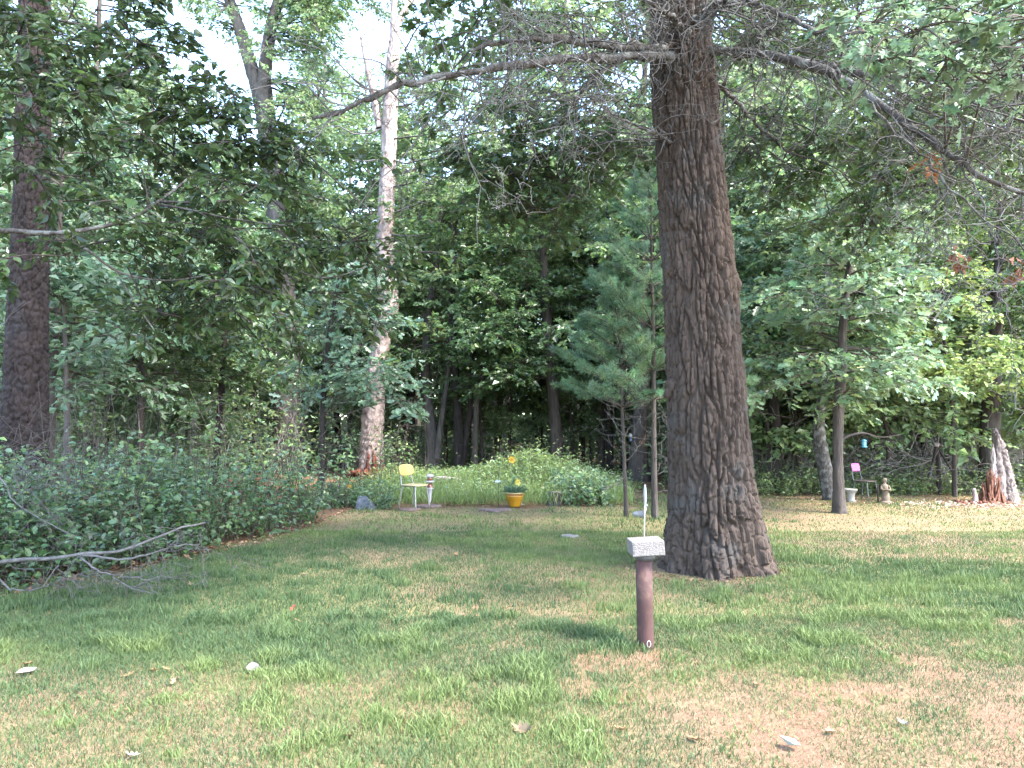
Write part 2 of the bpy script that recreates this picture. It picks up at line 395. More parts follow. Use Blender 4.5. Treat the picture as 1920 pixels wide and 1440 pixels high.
def green(x, y):
    """how green and lush the turf is, 0..1"""
    g = fbm(x * .55, y * .55, 11, 4) * .6 + fbm(x * 2.2, y * 2.2, 15, 3) * .4
    g = (g - .5) * 1.35 + .50
    g = g + .45 * np.exp(-((x - 3.3) / 2.0) ** 2 - ((y - 7.4) / 1.3) ** 2)          # lush beside the oak
    g = g + .35 * sstep(-.3, -2.5, x) * sstep(9.5, 7, y) * sstep(4.2, 5.4, y + .12 * x)
    g = g - .35 * sstep(.0, 1.6, x) * sstep(5.4, 4.2, y)                           # worn near right
    g = g - .22 * sstep(3, 5, x) * sstep(9.5, 11, y)                                # dry back right
    g = g - .75 * np.exp(-(((x - OAK_C[0]) / .86) ** 2 + ((y - OAK_C[1]) / .86) ** 2) ** 2) * (.5 + fbm(x * 4, y * 4, 63, 2))
    g = g - .3 * np.exp(-((bank_y(x) - y - .5) / .5) ** 2)
    return np.clip(g, 0, 1)
def bare(x, y):
    """small worn reddish patches, mostly near and to the right"""
    b = sstep(.56, .65, fbm(x * 1.5 + 3, y * 2.0, 91, 5) * .72 + .28 * fbm(x * 9, y * 9, 95, 3)) * .6 * (.35 + .65 * sstep(-1., .6, x) * sstep(7.5, 5.5, y))
    return np.maximum(b, np.exp(-(((x - .945) / .16) ** 2 + ((y - 5.15) / .14) ** 2)))
def axisgrid(a, b, step, far, k=1.25):
    c = list(np.arange(a, b + 1e-6, step)); s = step
    lo, hi = [a], [b]
    while hi[-1] < far: s *= k; hi.append(hi[-1] + s); lo.append(lo[-1] - s)
    return np.array(lo[1:][::-1] + c + hi[1:])
gx = axisgrid(-9, 10, .11, 420); gy = axisgrid(1.5, 22, .11, 420)
X, Y = np.meshgrid(gx, gy)
lw = lawn(X, Y); gr = green(X, Y); n1 = fbm(X * 3, Y * 3, 21, 4)[..., None]
soil = A(.29, .175, .112) * (1 - n1) + A(.33, .235, .15) * n1
turf = A(.145, .17, .062) * (1 - n1) + A(.22, .22, .085) * n1
litter = A(.13, .075, .045) * (1 - n1) + A(.22, .14, .085) * n1
c = soil * (1 - gr[..., None]) + turf * gr[..., None]; bb = bare(X, Y)[..., None]; c = c * (1 - bb) + A(.285, .155, .105) * (.8 + .3 * n1) * bb
c = c * .72
c = litter * .8 * (1 - lw[..., None]) + c * lw[..., None]
g = Acc(); g.add(np.stack([X, Y, gz(X, Y)], -1).reshape(-1, 3), ringquads(len(gy), len(gx), False), c.reshape(-1, 3))
build("ground", g, mat_ground(), kind='structure')

# ------------------------------------------------------------------ turf: blades
rng = np.random.default_rng(7)
def in_view(n, y0, y1, m=1.0):
    y = np.sqrt(rng.uniform(y0 ** 2, y1 ** 2, n)); x = rng.uniform(-1, 1, n) * (.70 * y + m); return x, y
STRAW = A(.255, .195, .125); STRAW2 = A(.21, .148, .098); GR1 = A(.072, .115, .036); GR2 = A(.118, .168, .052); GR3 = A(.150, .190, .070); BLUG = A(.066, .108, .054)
def blades(acc, x, y, seg, wk=1.0):
    L = lawn(x, y); k = rng.random(len(x)) < L
    d_o = np.hypot(x - OAK_C[0], y - OAK_C[1]); k &= d_o > .56
    x, y = x[k], y[k]; g = green(x, y); n = len(x)
    br_ = bare(x, y); isg = rng.random(n) < np.clip(g * .8 + .27, .2, .88) * (1 - .6 * br_)
    k = isg | (rng.random(n) < .95); k &= (rng.random(n) < .9 + g) & (rng.random(n) > .8 * br_)
    x, y, g, isg = x[k], y[k], g[k], isg[k]; n = len(x)
    tuft = sstep(.55, .75, vnoise(x * 5.5, y * 5.5, 77)) * isg
    h = np.where(isg, rng.uniform(.02, .048, n) * (.75 + .5 * g) + tuft * rng.uniform(.0, .065, n) * sstep(.25, .6, g), rng.uniform(.012, .032, n))
    lean = np.where(isg, rng.uniform(.2, .9, n), rng.uniform(.5, 2.2, n)) * h
    th = rng.uniform(0, 2 * np.pi, n); dx, dy = np.cos(th), np.sin(th)
    w = (np.where(isg, rng.uniform(.0015, .0030, n), rng.uniform(.0010, .0019, n)) + tuft * .0012) * wk
    a = rng.random((n, 1)); m = rng.random((n, 1))
    fresh_less_shade = sstep(.35, .85, fbm(x * 1.1 + 40, y * 1.1, 51, 3) + .25 * tuft - .35 * sstep(.8, -1.5, x) * sstep(4.2, 5.6, y + .15 * x) * sstep(10.5, 8, y))[:, None]  # left band term dulls the blades: tree shade painted into their colour
    cg = (GR1 * (1 - a) + BLUG * a) * (1 - fresh_less_shade) + (GR2 * (1 - a) + GR3 * a) * fresh_less_shade
    cs = STRAW * (1 - m) + STRAW2 * m
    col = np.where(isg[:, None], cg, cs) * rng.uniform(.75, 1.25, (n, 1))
    z = gz(x, y) - .004; ph = rng.uniform(0, np.pi, n); sx, sy = np.cos(ph) * w, np.sin(ph) * w
    if seg == 2:
        V = np.stack([np.stack([x - sx, y - sy, z], -1), np.stack([x + sx, y + sy, z], -1),
                      np.stack([x + sx * .8 + dx * lean * .35, y + sy * .8 + dy * lean * .35, z + h * .6], -1), np.stack([x - sx * .8 + dx * lean * .35, y - sy * .8 + dy * lean * .35, z + h * .6], -1),
                      np.stack([x + dx * lean, y + dy * lean, z + h], -1)], 1)
        o = np.arange(n)[:, None, None] * 5
        acc.add(V.reshape(-1, 3), [(o + np.array([[[0, 1, 2, 3]]])).reshape(-1, 4), (o + np.array([[[3, 2, 4]]])).reshape(-1, 3)], np.repeat(col, 5, 0))
    else:
        V = np.stack([np.stack([x - sx, y - sy, z], -1), np.stack([x + sx, y + sy, z], -1), np.stack([x + dx * lean * .6, y + dy * lean * .6, z + h], -1)], 1)
        acc.add(V.reshape(-1, 3), (np.arange(n)[:, None] * 3 + np.array([[0, 1, 2]])), np.repeat(col, 3, 0))
g = Acc()
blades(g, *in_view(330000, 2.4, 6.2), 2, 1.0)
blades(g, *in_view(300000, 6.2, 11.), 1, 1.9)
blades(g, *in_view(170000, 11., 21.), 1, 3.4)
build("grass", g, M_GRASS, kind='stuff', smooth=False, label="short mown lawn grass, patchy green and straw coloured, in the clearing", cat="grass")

# ------------------------------------------------------------------ trunks with real bark relief
def trunk_mesh(acc, ctrl, nz, nt, cell=(.06, .28), depth=.02, flare=0., seed=1, lobes=5, flat=.35, fz=.35, fine=.3, col=(1, 1, 1), warp=.5):
    """ctrl rows: x, y, z, radius. Bark plates are displaced geometry."""
    c = curve(ctrl, nz); ctr, R = c[:, :3], np.maximum(c[:, 3], .005); th = np.arange(nt) / nt * 2 * np.pi
    z = np.cumsum(np.concatenate([[0], np.linalg.norm(np.diff(ctr, axis=0), axis=1)]))
    Rm = float(np.median(R)); per = max(4, int(round(2 * np.pi * Rm / cell[0])))
    U = np.repeat((th / (2 * np.pi) * per)[None], nz, 0); Z = np.repeat(z[:, None], nt, 1)
    cu, su = np.cos(th)[None] * 2 + 0 * Z, np.sin(th)[None] * 2 + 0 * Z
    w = fbm(cu * 1.5 + seed, Z / cell[1] * .9 + su * 1.5, seed, 3) - .5; w2 = fbm(su * 1.5 + seed * 3, Z / cell[1] * .9 + cu * 1.5, seed + 9, 3) - .5
    e, cid = voro(U + warp * 2.2 * w, Z / cell[1] + warp * 1.6 * w2 + np.mod(np.floor(U), 2) * .0, per, seed)
    h = sstep(.0, flat, e) * (.8 + .4 * cid)
    e2, c2 = voro(U * 1.7 + warp * 3 * w2, Z / cell[1] * 4.2 + warp * 2 * w, int(per * 1.7), seed + 20)
    h = h * (1 - fine) + fine * h * sstep(0, .3, e2) * (.7 + .6 * c2) + .25 * fine * (fbm(cu * 6, Z * 22 + su * 6, seed + 40, 3) - .5)
    rr = R[:, None] * (1 + .05 * (fbm(cu * .9, Z * 1.2 + su, seed + 60, 2) - .5)) + depth * (h - .6)
    if flare:
        lob = .6 + .4 * np.cos(lobes * th + seed)[None] + .25 * np.cos((lobes + 2) * th + 2 * seed)[None]
        rr = rr * (1 + flare * np.exp(-Z / fz) * lob)
    t = nrm(np.gradient(ctr, axis=0)); a = nrm(np.cross(np.tile(A(0, 1, 0), (nz, 1)), t)); b = np.cross(t, a)
    V = ctr[:, None] + rr[..., None] * (a[:, None] * np.cos(th)[None, :, None] + b[:, None] * np.sin(th)[None, :, None])
    acc.add(V.reshape(-1, 3), ringquads(nz, nt), col)
    return c
def pxpath(rows, D, k=1.0):
    """rows (px, py, width px[, depth]) -> x, y, z, radius"""
    out = []
    for r in rows:
        d = r[3] if len(r) > 3 else D
        p = P(r[0], r[1], d); out.append([*p, r[2] * d / F / 2 * k])
    return np.array(out)

# ---------------- the big oak
OD = OAK_C[1]
oak = empty("oak_tree", OAK_C, "huge oak with dark furrowed bark and dead twiggy limbs, behind the rusty pipe post", "tree")
rows = pxpath([(1345, 1092, 165), (1343, 1050, 168), (1338, 980, 162), (1332, 900, 150), (1321, 700, 134), (1309, 500, 127), (1292, 300, 117), (1281, 150, 110), (1271, 0, 104)], OD)
rows[0, 2] = -.06
top = np.array([[rows[-1, 0] - .15, OD + .1, 8.6, .27], [rows[-1, 0] - .1, OD + .3, 11.5, .20], [rows[-1, 0] + .1, OD + .2, 15, .10], [rows[-1, 0], OD + .1, 17.5, .03]])
tk = Acc(); oc = trunk_mesh(tk, rows, 640, 250, (.074, .62), .064, .34, 3, 5, .22, .36, .36, (1, 1, 1), .78)
trunk_mesh(tk, np.concatenate([rows[-1:] + A(0, 0, -.02, 0), top]), 60, 40, (.07, .3), .03, 0, 4)
# burls
def lump(acc, c, s, seed=1, n=14, rough=.25, col=(1, 1, 1), R=None):
    u = np.linspace(0, np.pi, n)[:, None]; v = (np.arange(2 * n) / (2 * n) * 2 * np.pi)[None]
    d = np.stack([np.sin(u) * np.cos(v), np.sin(u) * np.sin(v), np.cos(u) + 0 * v], -1)
    k = 1 + rough * 2 * (fbm(d[..., 0] * 2.2 + seed * 7, d[..., 1] * 2.2 + d[..., 2] * 2.7, seed, 4) - .5)
    p = d * k[..., None] * np.asarray(s, float)
    if R is not None: p = p @ np.asarray(R).T
    acc.add((p + np.asarray(c, float)).reshape(-1, 3), ringquads(n, 2 * n), col)
for px, py, s in ((1262, 722, .085), (1256, 738, .06), (1372, 535, .10), (1366, 790, .07), (1252, 385, .08), (1330, 640, .06), (1300, 365, .07)):
    lump(tk, P(px, py, OD - .08), (s, s, s * 1.3), int(px), 12, .5)
o = build("trunk", tk, M_OAK, oak); o.location = -Vector(OAK_C)
r_ = np.random.default_rng(21)
def limbpath(pts, n=26, wob=.02):
    q = curve(np.array([P(*p) for p in pts]), n); q[1:-1] += r_.normal(0, wob, (n - 2, 3)); return q
lw_ = Acc(); tw = Acc(); lf = Acc()
LIMBS = [
 ([(1275, 92, 8.2), (1190, 92, 7.8), (1110, 80, 7.3), (1020, 72, 7.0), (940, 78, 6.9), (880, 95, 6.8)], .085),
 ([(1270, 108, 8.1), (1180, 105, 7.5), (1060, 112, 7.1), (960, 122, 6.8), (860, 142, 6.6), (765, 157, 6.5), (700, 180, 6.4), (640, 205, 6.3), (585, 222, 6.2)], .072),
 ([(1160, 112, 7.5), (1110, 150, 7.4), (1075, 195, 7.3), (1045, 255, 7.2)], .035),
 ([(1262, 268, 8.1), (1228, 252, 7.9), (1160, 220, 7.5), (1100, 182, 7.2)], .034),
 ([(1300, 95, 8.2), (1390, 98, 7.9), (1500, 118, 7.4), (1580, 150, 7.1), (1660, 205, 6.8), (1740, 258, 6.6), (1800, 302, 6.4), (1870, 345, 6.3), (1990, 385, 6.2)], .085),
 ([(1310, 140, 8.3), (1368, 180, 8.5), (1420, 235, 8.7), (1475, 285, 8.9)], .05),
 ([(1300, 12, 8.2), (1390, 5, 7.6), (1460, 25, 7.2), (1540, 60, 6.8), (1630, 62, 6.6)], .05),
 ([(1600, 135, 7.2), (1700, 145, 7.0), (1780, 130, 6.8), (1860, 95, 6.6), (1950, 70, 6.5)], .045),
 ([(1690, 140, 7.2), (1800, 155, 6.9), (1880, 165, 6.7), (2000, 180, 6.5)], .04),
 ([(1800, 302, 6.4), (1850, 400, 6.2), (1878, 480, 6.1), (1888, 560, 6.1), (1895, 645, 6.1)], .014),
 ([(1740, 258, 6.6), (1780, 340, 6.5), (1770, 420, 6.4), (1790, 470, 6.4)], .012),
 ([(1560, 120, 7.2), (1680, 250, 6.4), (1800, 370, 6.0), (1960, 500, 5.8)], .022),
 ([(1290, 60, 8.0), (1240, 20, 7.4), (1150, -30, 7.0)], .05), ([(1300, 40, 7.9), (1350, 10, 7.4), (1400, -60, 7.0)], .06),
]
for pts, r in LIMBS:
    q = limbpath(pts, 26, .012 if r > .03 else .02); n = len(q); t = np.linspace(0, 1, n)
    rad = .72 * r * (1 - .72 * t) * (1 + .25 * r_.normal(0, .5, n)); rad[0] *= 1.3
    qq = np.repeat(q, 2, 0)[:-1]; qq[1::2] = (q[1:] + q[:-1]) / 2; rr = np.interp(np.linspace(0, 1, len(qq)), t, rad) * (1 + .12 * r_.normal(0, 1, len(qq)))
    tube(lw_, qq, np.maximum(rr, .004), 8)
    m = int(12 + 14 * min(1, r / .06)); i = r_.integers(2, n - 1, m)
    d = nrm(np.gradient(q, axis=0)[i]) * .5 + r_.normal(0, .6, (m, 3)) + A(0, -.1, -.15)
    tangle(tw, r_, q[i], d, r_.uniform(.35, 1.15, m), np.minimum(rad[i] * .35, .011) + .002, 3, 5, .34, 3.0, .58, .0027, -.02)
o = build("limb", lw_, M_LICHEN, oak); o.location = -Vector(OAK_C)
# dead fine branches fanning out on the right
m = 42; s0 = np.array([P(1330 + 14 * k, 10 + 5.6 * k + r_.uniform(-40, 50), 8.0 - .05 * k) for k in range(m)])
tangle(tw, r_, s0, np.stack([r_.uniform(.5, 1, m), r_.uniform(-.5, .1, m), r_.uniform(-.65, .05, m)], -1), r_.uniform(1.2, 2.3, m), .010, 4, 6, .22, 3.2, .55, .0025, -.03)
m = 13; s0 = np.array([P(1240 - 34 * k, 100 + 6 * k, 7.6 - .1 * k) for k in range(m)])
tangle(tw, r_, s0, np.stack([r_.uniform(-1, .1, m), r_.uniform(-.4, .2, m), r_.uniform(-.7, .4, m)], -1), r_.uniform(.9, 1.7, m), .010, 4, 6, .26, 3.0, .55, .0027, -.03)
m = 9; s0 = np.array([P(1225 + r_.uniform(0, 90), r_.uniform(30, 130), 7.85) for k in range(m)])
tangle(tw, r_, s0, np.stack([r_.normal(0, .5, m), r_.uniform(-.7, -.2, m), r_.uniform(-.8, .2, m)], -1), r_.uniform(.4, .9, m), .007, 3, 5, .3, 2.6, .55, .0025, -.04)
o = build("dead_twigs", tw, M_TWIG, oak, kind='stuff'); o.location = -Vector(OAK_C)
# leafy sprays: (px, py, depth, spread m, how many)
lwd = Acc()
def clusters(rows, W, L, rr, pal, leaf, tpl, hub, lenr=(.5, 1.0), per=7, asp=.6, droop=.5, dens=6):
    for px, py, D, s, k in rows:
        c = P(px, py, D); h = hub(c) if callable(hub) else np.asarray(hub, float)
        mid = (c + h) / 2 + A(0, 0, .12 * np.linalg.norm(c - h)) + rr.normal(0, .06, 3)
        tube(W, curve([h, mid, c], 9), np.linspace(.011, .006, 9), 4, cap=False)
        for q in range(k):
            d = rr.normal(0, 1, 3) * A(1, 1, .35) + A(0, 0, -.12)
            st = c + rr.normal(0, s * .32, 3) * A(1, 1, .55)
            prisms(W, c[None], st[None], .006, .004)
            spray(W, L, rr, st, d, rr.uniform(*lenr) * s * 1.25, .008, pal, leaf, tpl, per * 1.3, droop, .45, dens * 1.3, .14, 6, .1, asp, flat=.55)
limbpts = np.concatenate([curve(np.array([P(*p) for p in pts]), 14) for pts, r in LIMBS[:9]])
hub = lambda c: limbpts[np.argmin(np.linalg.norm(limbpts - c, axis=1))]
clusters([(900, 40, 8.0, .8, 7), (820, 90, 8.0, .7, 5), (980, 20, 8.4, .7, 6), (1080, 30, 8.6, .7, 5), (1170, 30, 9.0, .6, 5), (870, 300, 9.4, .6, 9), (930, 330, 9.6, .7, 18), (1000, 300, 9.6, .8, 20), (1060, 340, 9.8, .7, 18), (1010, 390, 9.8, .6, 16), (960, 370, 9.7, .5, 8), (1090, 230, 9.5, .6, 8),
          (1110, 280, 9.4, .7, 12), (1180, 200, 9.2, .7, 7), (1200, 290, 9.4, .6, 6), (1120, 190, 9.4, .6, 5), (980, 240, 9.4, .6, 5), (860, 200, 9.0, .5, 4), (800, 280, 9.0, .4, 3), (990, 160, 9.2, .6, 5),
          (1400, 40, 9.0, .8, 7), (1480, 60, 9.2, .9, 12), (1400, 280, 9.6, .7, 9), (1460, 220, 9.2, .8, 12), (1560, 240, 9.0, .8, 12), (1520, 320, 9.2, .7, 9), (1640, 300, 8.6, .8, 12), (1600, 380, 8.8, .7, 9), (1720, 350, 8.2, .7, 11),
          (1700, 220, 7.8, .8, 12), (1800, 240, 7.4, .7, 11), (1880, 260, 7.2, .7, 7), (1840, 330, 7.6, .6, 5), (1560, 60, 8.6, .8, 12), (1900, 400, 7.2, .5, 4), (1440, 370, 9.6, .6, 5), (1690, 420, 8.4, .5, 4)],
         lwd, lf, r_, DARK, .125, OAK, hub, (.5, .95), 8, .62)
clusters([(1640, 40, 5.6, .45, 6), (1710, 70, 5.4, .45, 7), (1780, 40, 5.4, .5, 7), (1850, 60, 5.3, .45, 7), (1900, 110, 5.3, .45, 6), (1660, 120, 5.6, .35, 4), (1780, 110, 5.5, .4, 5), (1900, 20, 5.3, .4, 5)],
         lwd, lf, r_, BLUE, .14, OAK, hub, (.5, .95), 6, .62)
# the crown above the frame
for k in range(66):
    z = r_.uniform(8.2, 16.5); a = r_.uniform(0, 2 * np.pi); ln = (7.8 if z < 12 else 5.2 - (z - 12) * .55) * r_.uniform(.65, 1.1)
    f = (z - 8.6) / 8; st = A(rows[-1, 0] - .1, OD + .2, z)
    dv = A(math.cos(a), math.sin(a), r_.uniform(.05, .45))
    # bare stretch, then leaves
    spray(lwd, lf, r_, st, dv, max(ln, 1.5), .045, DARK, .165, FAR, 8.5, .3, .40, 4.0, .1, 8, .2, .72)
o = build("branch", lwd, M_STEM, oak); o.location = -Vector(OAK_C)
o = build("crown", lf, M_LEAF, oak, kind='stuff', smooth=False); o.location = -Vector(OAK_C)

# ---------------- generic trees
def make_tree(name, label, cat, ctrl, bark, pal, nb, z0, z1, blen, leaf, seed, nz=60, nt=20, cell=(.05, .2), depth=.012, flare=.35, per=7, tpl=FAR, droop=.3, dens=4.5, up=(.0, .5), twf=.45, asp=.6, group=None, br=.02, extra=None, az=None, flat=.8, crown=True):
    """ctrl in world space (x y z radius): trunk, branch wood and crown"""
    rr = np.random.default_rng(seed); ctrl = np.asarray(ctrl, float); base = ctrl[0, :3].copy(); base[2] = 0
    e = empty(name, base, label, cat, group); ctrl = ctrl.copy(); ctrl[:, :3] -= base
    t = Acc(); c = trunk_mesh(t, ctrl, nz, nt, cell, depth, flare, seed)
    for ex in (extra or []):
        ex = np.asarray(ex, float).copy(); ex[:, :3] -= base; trunk_mesh(t, ex, max(20, nz // 2), max(10, nt // 2), cell, depth, 0, seed + 1)
    build("trunk", t, bark, e)
    if crown and nb:
        W, L = Acc(), Acc(); zz = c[:, 2]
        for k in range(nb):
            z = z0 + (z1 - z0) * ((k + rr.random()) / nb); i = int(np.argmin(np.abs(zz - z))); st = c[i, :3] if z <= zz.max() else c[-1, :3]
            f = (z - z0) / (z1 - z0); a = rr.uniform(0, 2 * np.pi) if az is None else rr.uniform(*az)
            ln = blen * (1 - .55 * f ** 2) * rr.uniform(.55, 1.1)
            spray(W, L, rr, st, A(math.cos(a), math.sin(a), rr.uniform(*up) + .3 * f), ln, min(br, c[i, 3] * .6), pal, leaf * 1.2, tpl, per * 1.9, droop, twf, dens * 1.6, .12, 7, .2, asp, flat=flat)
        build("branch", W, M_STEM, e); build("crown", L, M_LEAF, e, kind='stuff', smooth=False)
    return e
def straight(x, y, h, r, lean=(0, 0), seed=0, n=6, wob=.12):
    q = np.random.default_rng(seed); t = np.linspace(0, 1, n)
    return np.stack([x + lean[0] * t + q.normal(0, wob, n) * (t > 0), y + lean[1] * t + q.normal(0, wob, n) * (t > 0), t * h - .05 * (t == 0), r * (1 - .8 * t)], -1)

# red pine, far left
p = pxpath([(38, 1000, 84), (44, 850, 78), (52, 600, 66), (60, 350, 58), (64, 100, 52), (66, -150, 48)], 11.0); p[0, 2] = -.05
pine = empty("pine_tree", (p[0, 0], p[0, 1], 0), "tall pine with reddish plated bark at the left edge, rising out of the shrubs", "tree")
p2 = p.copy(); p2[:, :3] -= A(p[0, 0], p[0, 1], 0)
t = Acc(); trunk_mesh(t, p2, 400, 130, (.085, .15), .040, .12, 11, 5, .22, .4, .35, warp=.6)
trunk_mesh(t, np.array([[*p2[-1, :3], p2[-1, 3]], [p2[-1, 0] + .1, .1, 13, .16], [p2[-1, 0] + .2, 0, 19, .04]]), 30, 24, (.1, .15), .015, 0, 12)
build("trunk", t, M_PINE, pine)
W, L = Acc(), Acc(); rr = np.random.default_rng(12)
for k in range(26):
    z = rr.uniform(11, 19); a = rr.uniform(0, 6.28)
    spray(W, L, rr, A(p2[-1, 0] + .15, .05, z), A(math.cos(a), math.sin(a), .2), rr.uniform(1.2, 3.0) * (1.2 - (z - 11) / 12), .03, BLUE, .16, SLIM, 16, .2, .4, 4, asp=.12)
build("branch", W, M_STEM, pine); build("crown", L, M_NEEDLE, pine, kind='stuff', smooth=False)

# dead pale pine
p = pxpath([(697, 900, 46), (697, 850, 42), (699, 790, 40), (706, 700, 36), (716, 630, 34), (727, 575, 40), (724, 520, 36), (722, 430, 31), (727, 330, 28), (731, 220, 27), (736, 120, 24), (742, 60, 18)], 22.)
p[0, 2] = -.1; dx, dy = p[0, 0], p[0, 1]
dead = empty("dead_pine_tree", (dx, dy, 0), "dead pine with pale pinkish bare trunk and red rotten base behind the yellow chair", "tree")
def off(q): q = np.array(q, float); q[:, 0] -= dx; q[:, 1] -= dy; return q
t = Acc(); trunk_mesh(t, off(p), 240, 44, (.11, .24), .045, .25, 17, 4, .3, .5, .3)
trunk_mesh(t, off(pxpath([(742, 62, 18), (748, 40, 13), (765, 10, 11), (790, -30, 9), (800, -90, 7)], 22.)), 40, 14, (.1, .2), .015, 0, 18)
trunk_mesh(t, off(pxpath([(738, 75, 14), (738, 20, 12), (744, -40, 9), (740, -90, 6)], 22.)), 40, 14, (.1, .2), .015, 0, 19)
trunk_mesh(t, off(pxpath([(712, 240, 15), (698, 170, 13), (686, 110, 10), (677, 70, 5)], 22.)), 40, 14, (.1, .2), .012, 0, 20)
build("trunk", t, M_DEAD, dead)
t = Acc(); rr = np.random.default_rng(5)
for k in range(90):
    a = rr.uniform(-.2, 3.2); r0 = rr.uniform(.30, .44); h = rr.uniform(.25, 1.05) * (1 - .35 * abs(a - 1.6))
    p0 = A(.02 + r0 * math.cos(a) * 1.05, -r0 * math.sin(a) * .95, -.02); p1 = A(.02 + (r0 - .12) * math.cos(a), -(r0 - .06) * math.sin(a), max(h, .12)); w_ = rr.uniform(.025, .06)
    tube(t, curve([p0, (p0 + p1) / 2 + rr.normal(0, .02, 3), p1], 5), np.array([w_, w_, w_ * .8, w_ * .6, w_ * .2]) * rr.uniform(.7, 1.2, 5), 5)
for k in range(16):
    a = rr.uniform(-.3, 3.3); lump(t, (.02 + .55 * math.cos(a) * rr.uniform(.7, 1.2), -.5 * math.sin(a) * rr.uniform(.7, 1.2), rr.uniform(.02, .18)), rr.uniform(.06, .15, 3), k, 7, .8)
build("rotten_base", t, M_ROTDARK, dead, kind="stuff")
W = Acc(); S = np.array([P(x, y, 21.9) for x, y in ((735, 400), (735, 440), (738, 330), (738, 260), (738, 200), (720, 300), (728, 170), (736, 130), (716, 480), (738, 350), (738, 300), (722, 240))]) - A(dx, dy, 0)
dd = np.array([(1, -.3, .5), (1, -.2, -.3), (1, .3, .4), (.8, -.6, .1), (1, .2, .3), (-1, -.3, .1), (-1, .2, .3), (1, -.4, .3), (-1, -.5, -.1), (1, -.5, .1), (1, 0, -.2), (-1, .1, -.2)], float)
tangle(W, rr, S, dd, rr.uniform(1.4, 3.0, len(S)), .035, 4, 6, .24, 3, .55, .006, .0)
build("dead_branch", W, M_TWIG, dead)

# forked tall tree behind it
p = pxpath([(540, 900, 74), (541, 860, 60), (540, 780, 52), (536, 650, 46), (528, 500, 42), (515, 350, 38), (500, 230, 36), (490, 165, 38)], 24.); p[0, 2] = -.1
make_tree("forked_tree", "tall grey tree forking high up, its thick trunk behind the left shrubs", "tree", p, M_GREYBARK, PALE, 0, 0, 1, 1, .1, 31, 160, 48, (.09, .35), .04, .3,
          extra=[pxpath([(484, 170, 26), (466, 110, 24), (448, 50, 22), (430, 0, 20), (400, -90, 16), (380, -190, 8)], 24.), pxpath([(493, 170, 26), (499, 110, 24), (507, 60, 22), (520, 10, 19), (560, -90, 14), (600, -190, 7)], 24.)])
ft = bpy.data.objects["forked_tree"]; W, L = Acc(), Acc(); rr = np.random.default_rng(32); fb = np.array(ft.location)
for px, py, dd, ln in ((505, 60, (1, -.3, .2), 3.2), (510, 40, (.8, .5, .4), 3.), (520, 10, (1, 0, .1), 3.6), (500, 110, (1, -.5, -.1), 2.6), (520, 0, (.6, -.7, .4), 3.), (540, -40, (1, .2, 0), 3.5),
                      (455, 60, (-1, -.2, .3), 1.8), (440, 20, (-.7, -.5, .5), 2), (430, 0, (.9, -.5, .3), 2.), (560, -90, (1, -.3, -.1), 4), (400, -90, (-1, 0, 0), 3.), (575, -130, (.9, .4, -.1), 4), (560, -100, (.2, -1, .1), 3.5), (522, 420, (1, -.5, .1), 2.6), (525, 460, (.8, -.8, .2), 2.4), (512, 330, (1, -.4, .3), 3.0), (508, 300, (-.9, -.6, .2), 2.2), (505, 260, (1, -.6, .1), 3.2), (502, 240, (.7, -.9, .3), 2.8), (515, 370, (.9, .2, .3), 3.2), (498, 200, (1, .2, .2), 3.4), (500, 215, (-.8, -.7, .3), 2), (520, 0, (.9, -.6, -.2), 3.), (510, 50, (1, .4, -.2), 3.2), (500, 90, (.8, -.8, .1), 3.0), (495, 150, (1, -.2, .1), 2.8), (495, 160, (1, .5, .2), 2.8), (430, 10, (.5, -.9, .1), 2.2)):
    for q in range(3):
        spray(W, L, rr, P(px, py, 24.) - fb, np.array(dd) + rr.normal(0, .3, 3), ln * rr.uniform(.6, 1.), .03, PALE, .16, FAR, 11, .5, .45, 5.5, asp=.5)
build("branch", W, M_STEM, ft); build("crown", L, M_LEAF, ft, kind='stuff', smooth=False)

# ---------------- right side trees on the lawn edge
p = pxpath([(1574, 962, 27), (1573, 940, 21), (1571, 850, 18), (1573, 760, 19), (1578, 700, 18), (1580, 620, 15), (1590, 520, 13), (1606, 450, 10), (1625, 380, 6)], 13.3); p[0, 2] = -.05
make_tree("young_oak_tree", "slim brown-barked young oak, its trunk on the lawn beside the stone urn", "tree", p, M_BARK, BLUE + PALE[:2], 52, 2.0, 6.4, 2.1, .13, 41, 120, 22, (.03, .12), .010, .35, 6, OAKL, .35, 4.5, (-.05, .4), .45, .62)
p = pxpath([(1560, 938, 28), (1551, 900, 26), (1541, 850, 24), (1535, 800, 21), (1541, 740, 17), (1543, 680, 16), (1541, 600, 14), (1546, 560, 16), (1548, 480, 12), (1530, 400, 8), (1520, 330, 4)], 15.6); p[0, 2] = -.05
make_tree("bent_tree", "bent tree with grey lichen-speckled bark behind the slim young oak", "tree", p, M_LICHEN, PALE + BLUE[:2], 58, 2.3, 7.4, 2.5, .12, 42, 120, 24, (.04, .08), .012, .25, 6.5, FAR, .35, 4.5, (-.05, .4), .45, .6)
p = pxpath([(1453, 920, 24), (1453, 880, 22), (1455, 820, 23), (1448, 740, 18), (1440, 650, 14), (1430, 560, 10), (1432, 470, 6)], 17.4); p[0, 2] = -.05
make_tree("dark_trunk_tree", "dark trunked leafy tree just right of the huge oak", "tree", p, M_DARKBARK, BLUE, 52, 1.9, 7.4, 2.2, .13, 43, 90, 20, (.05, .2), .014, .25, 6.5, FAR, .4, 4.5, (-.1, .35), .45, .62,
          extra=[pxpath([(1440, 925, 9), (1442, 860, 9), (1438, 790, 7)], 17.2)])
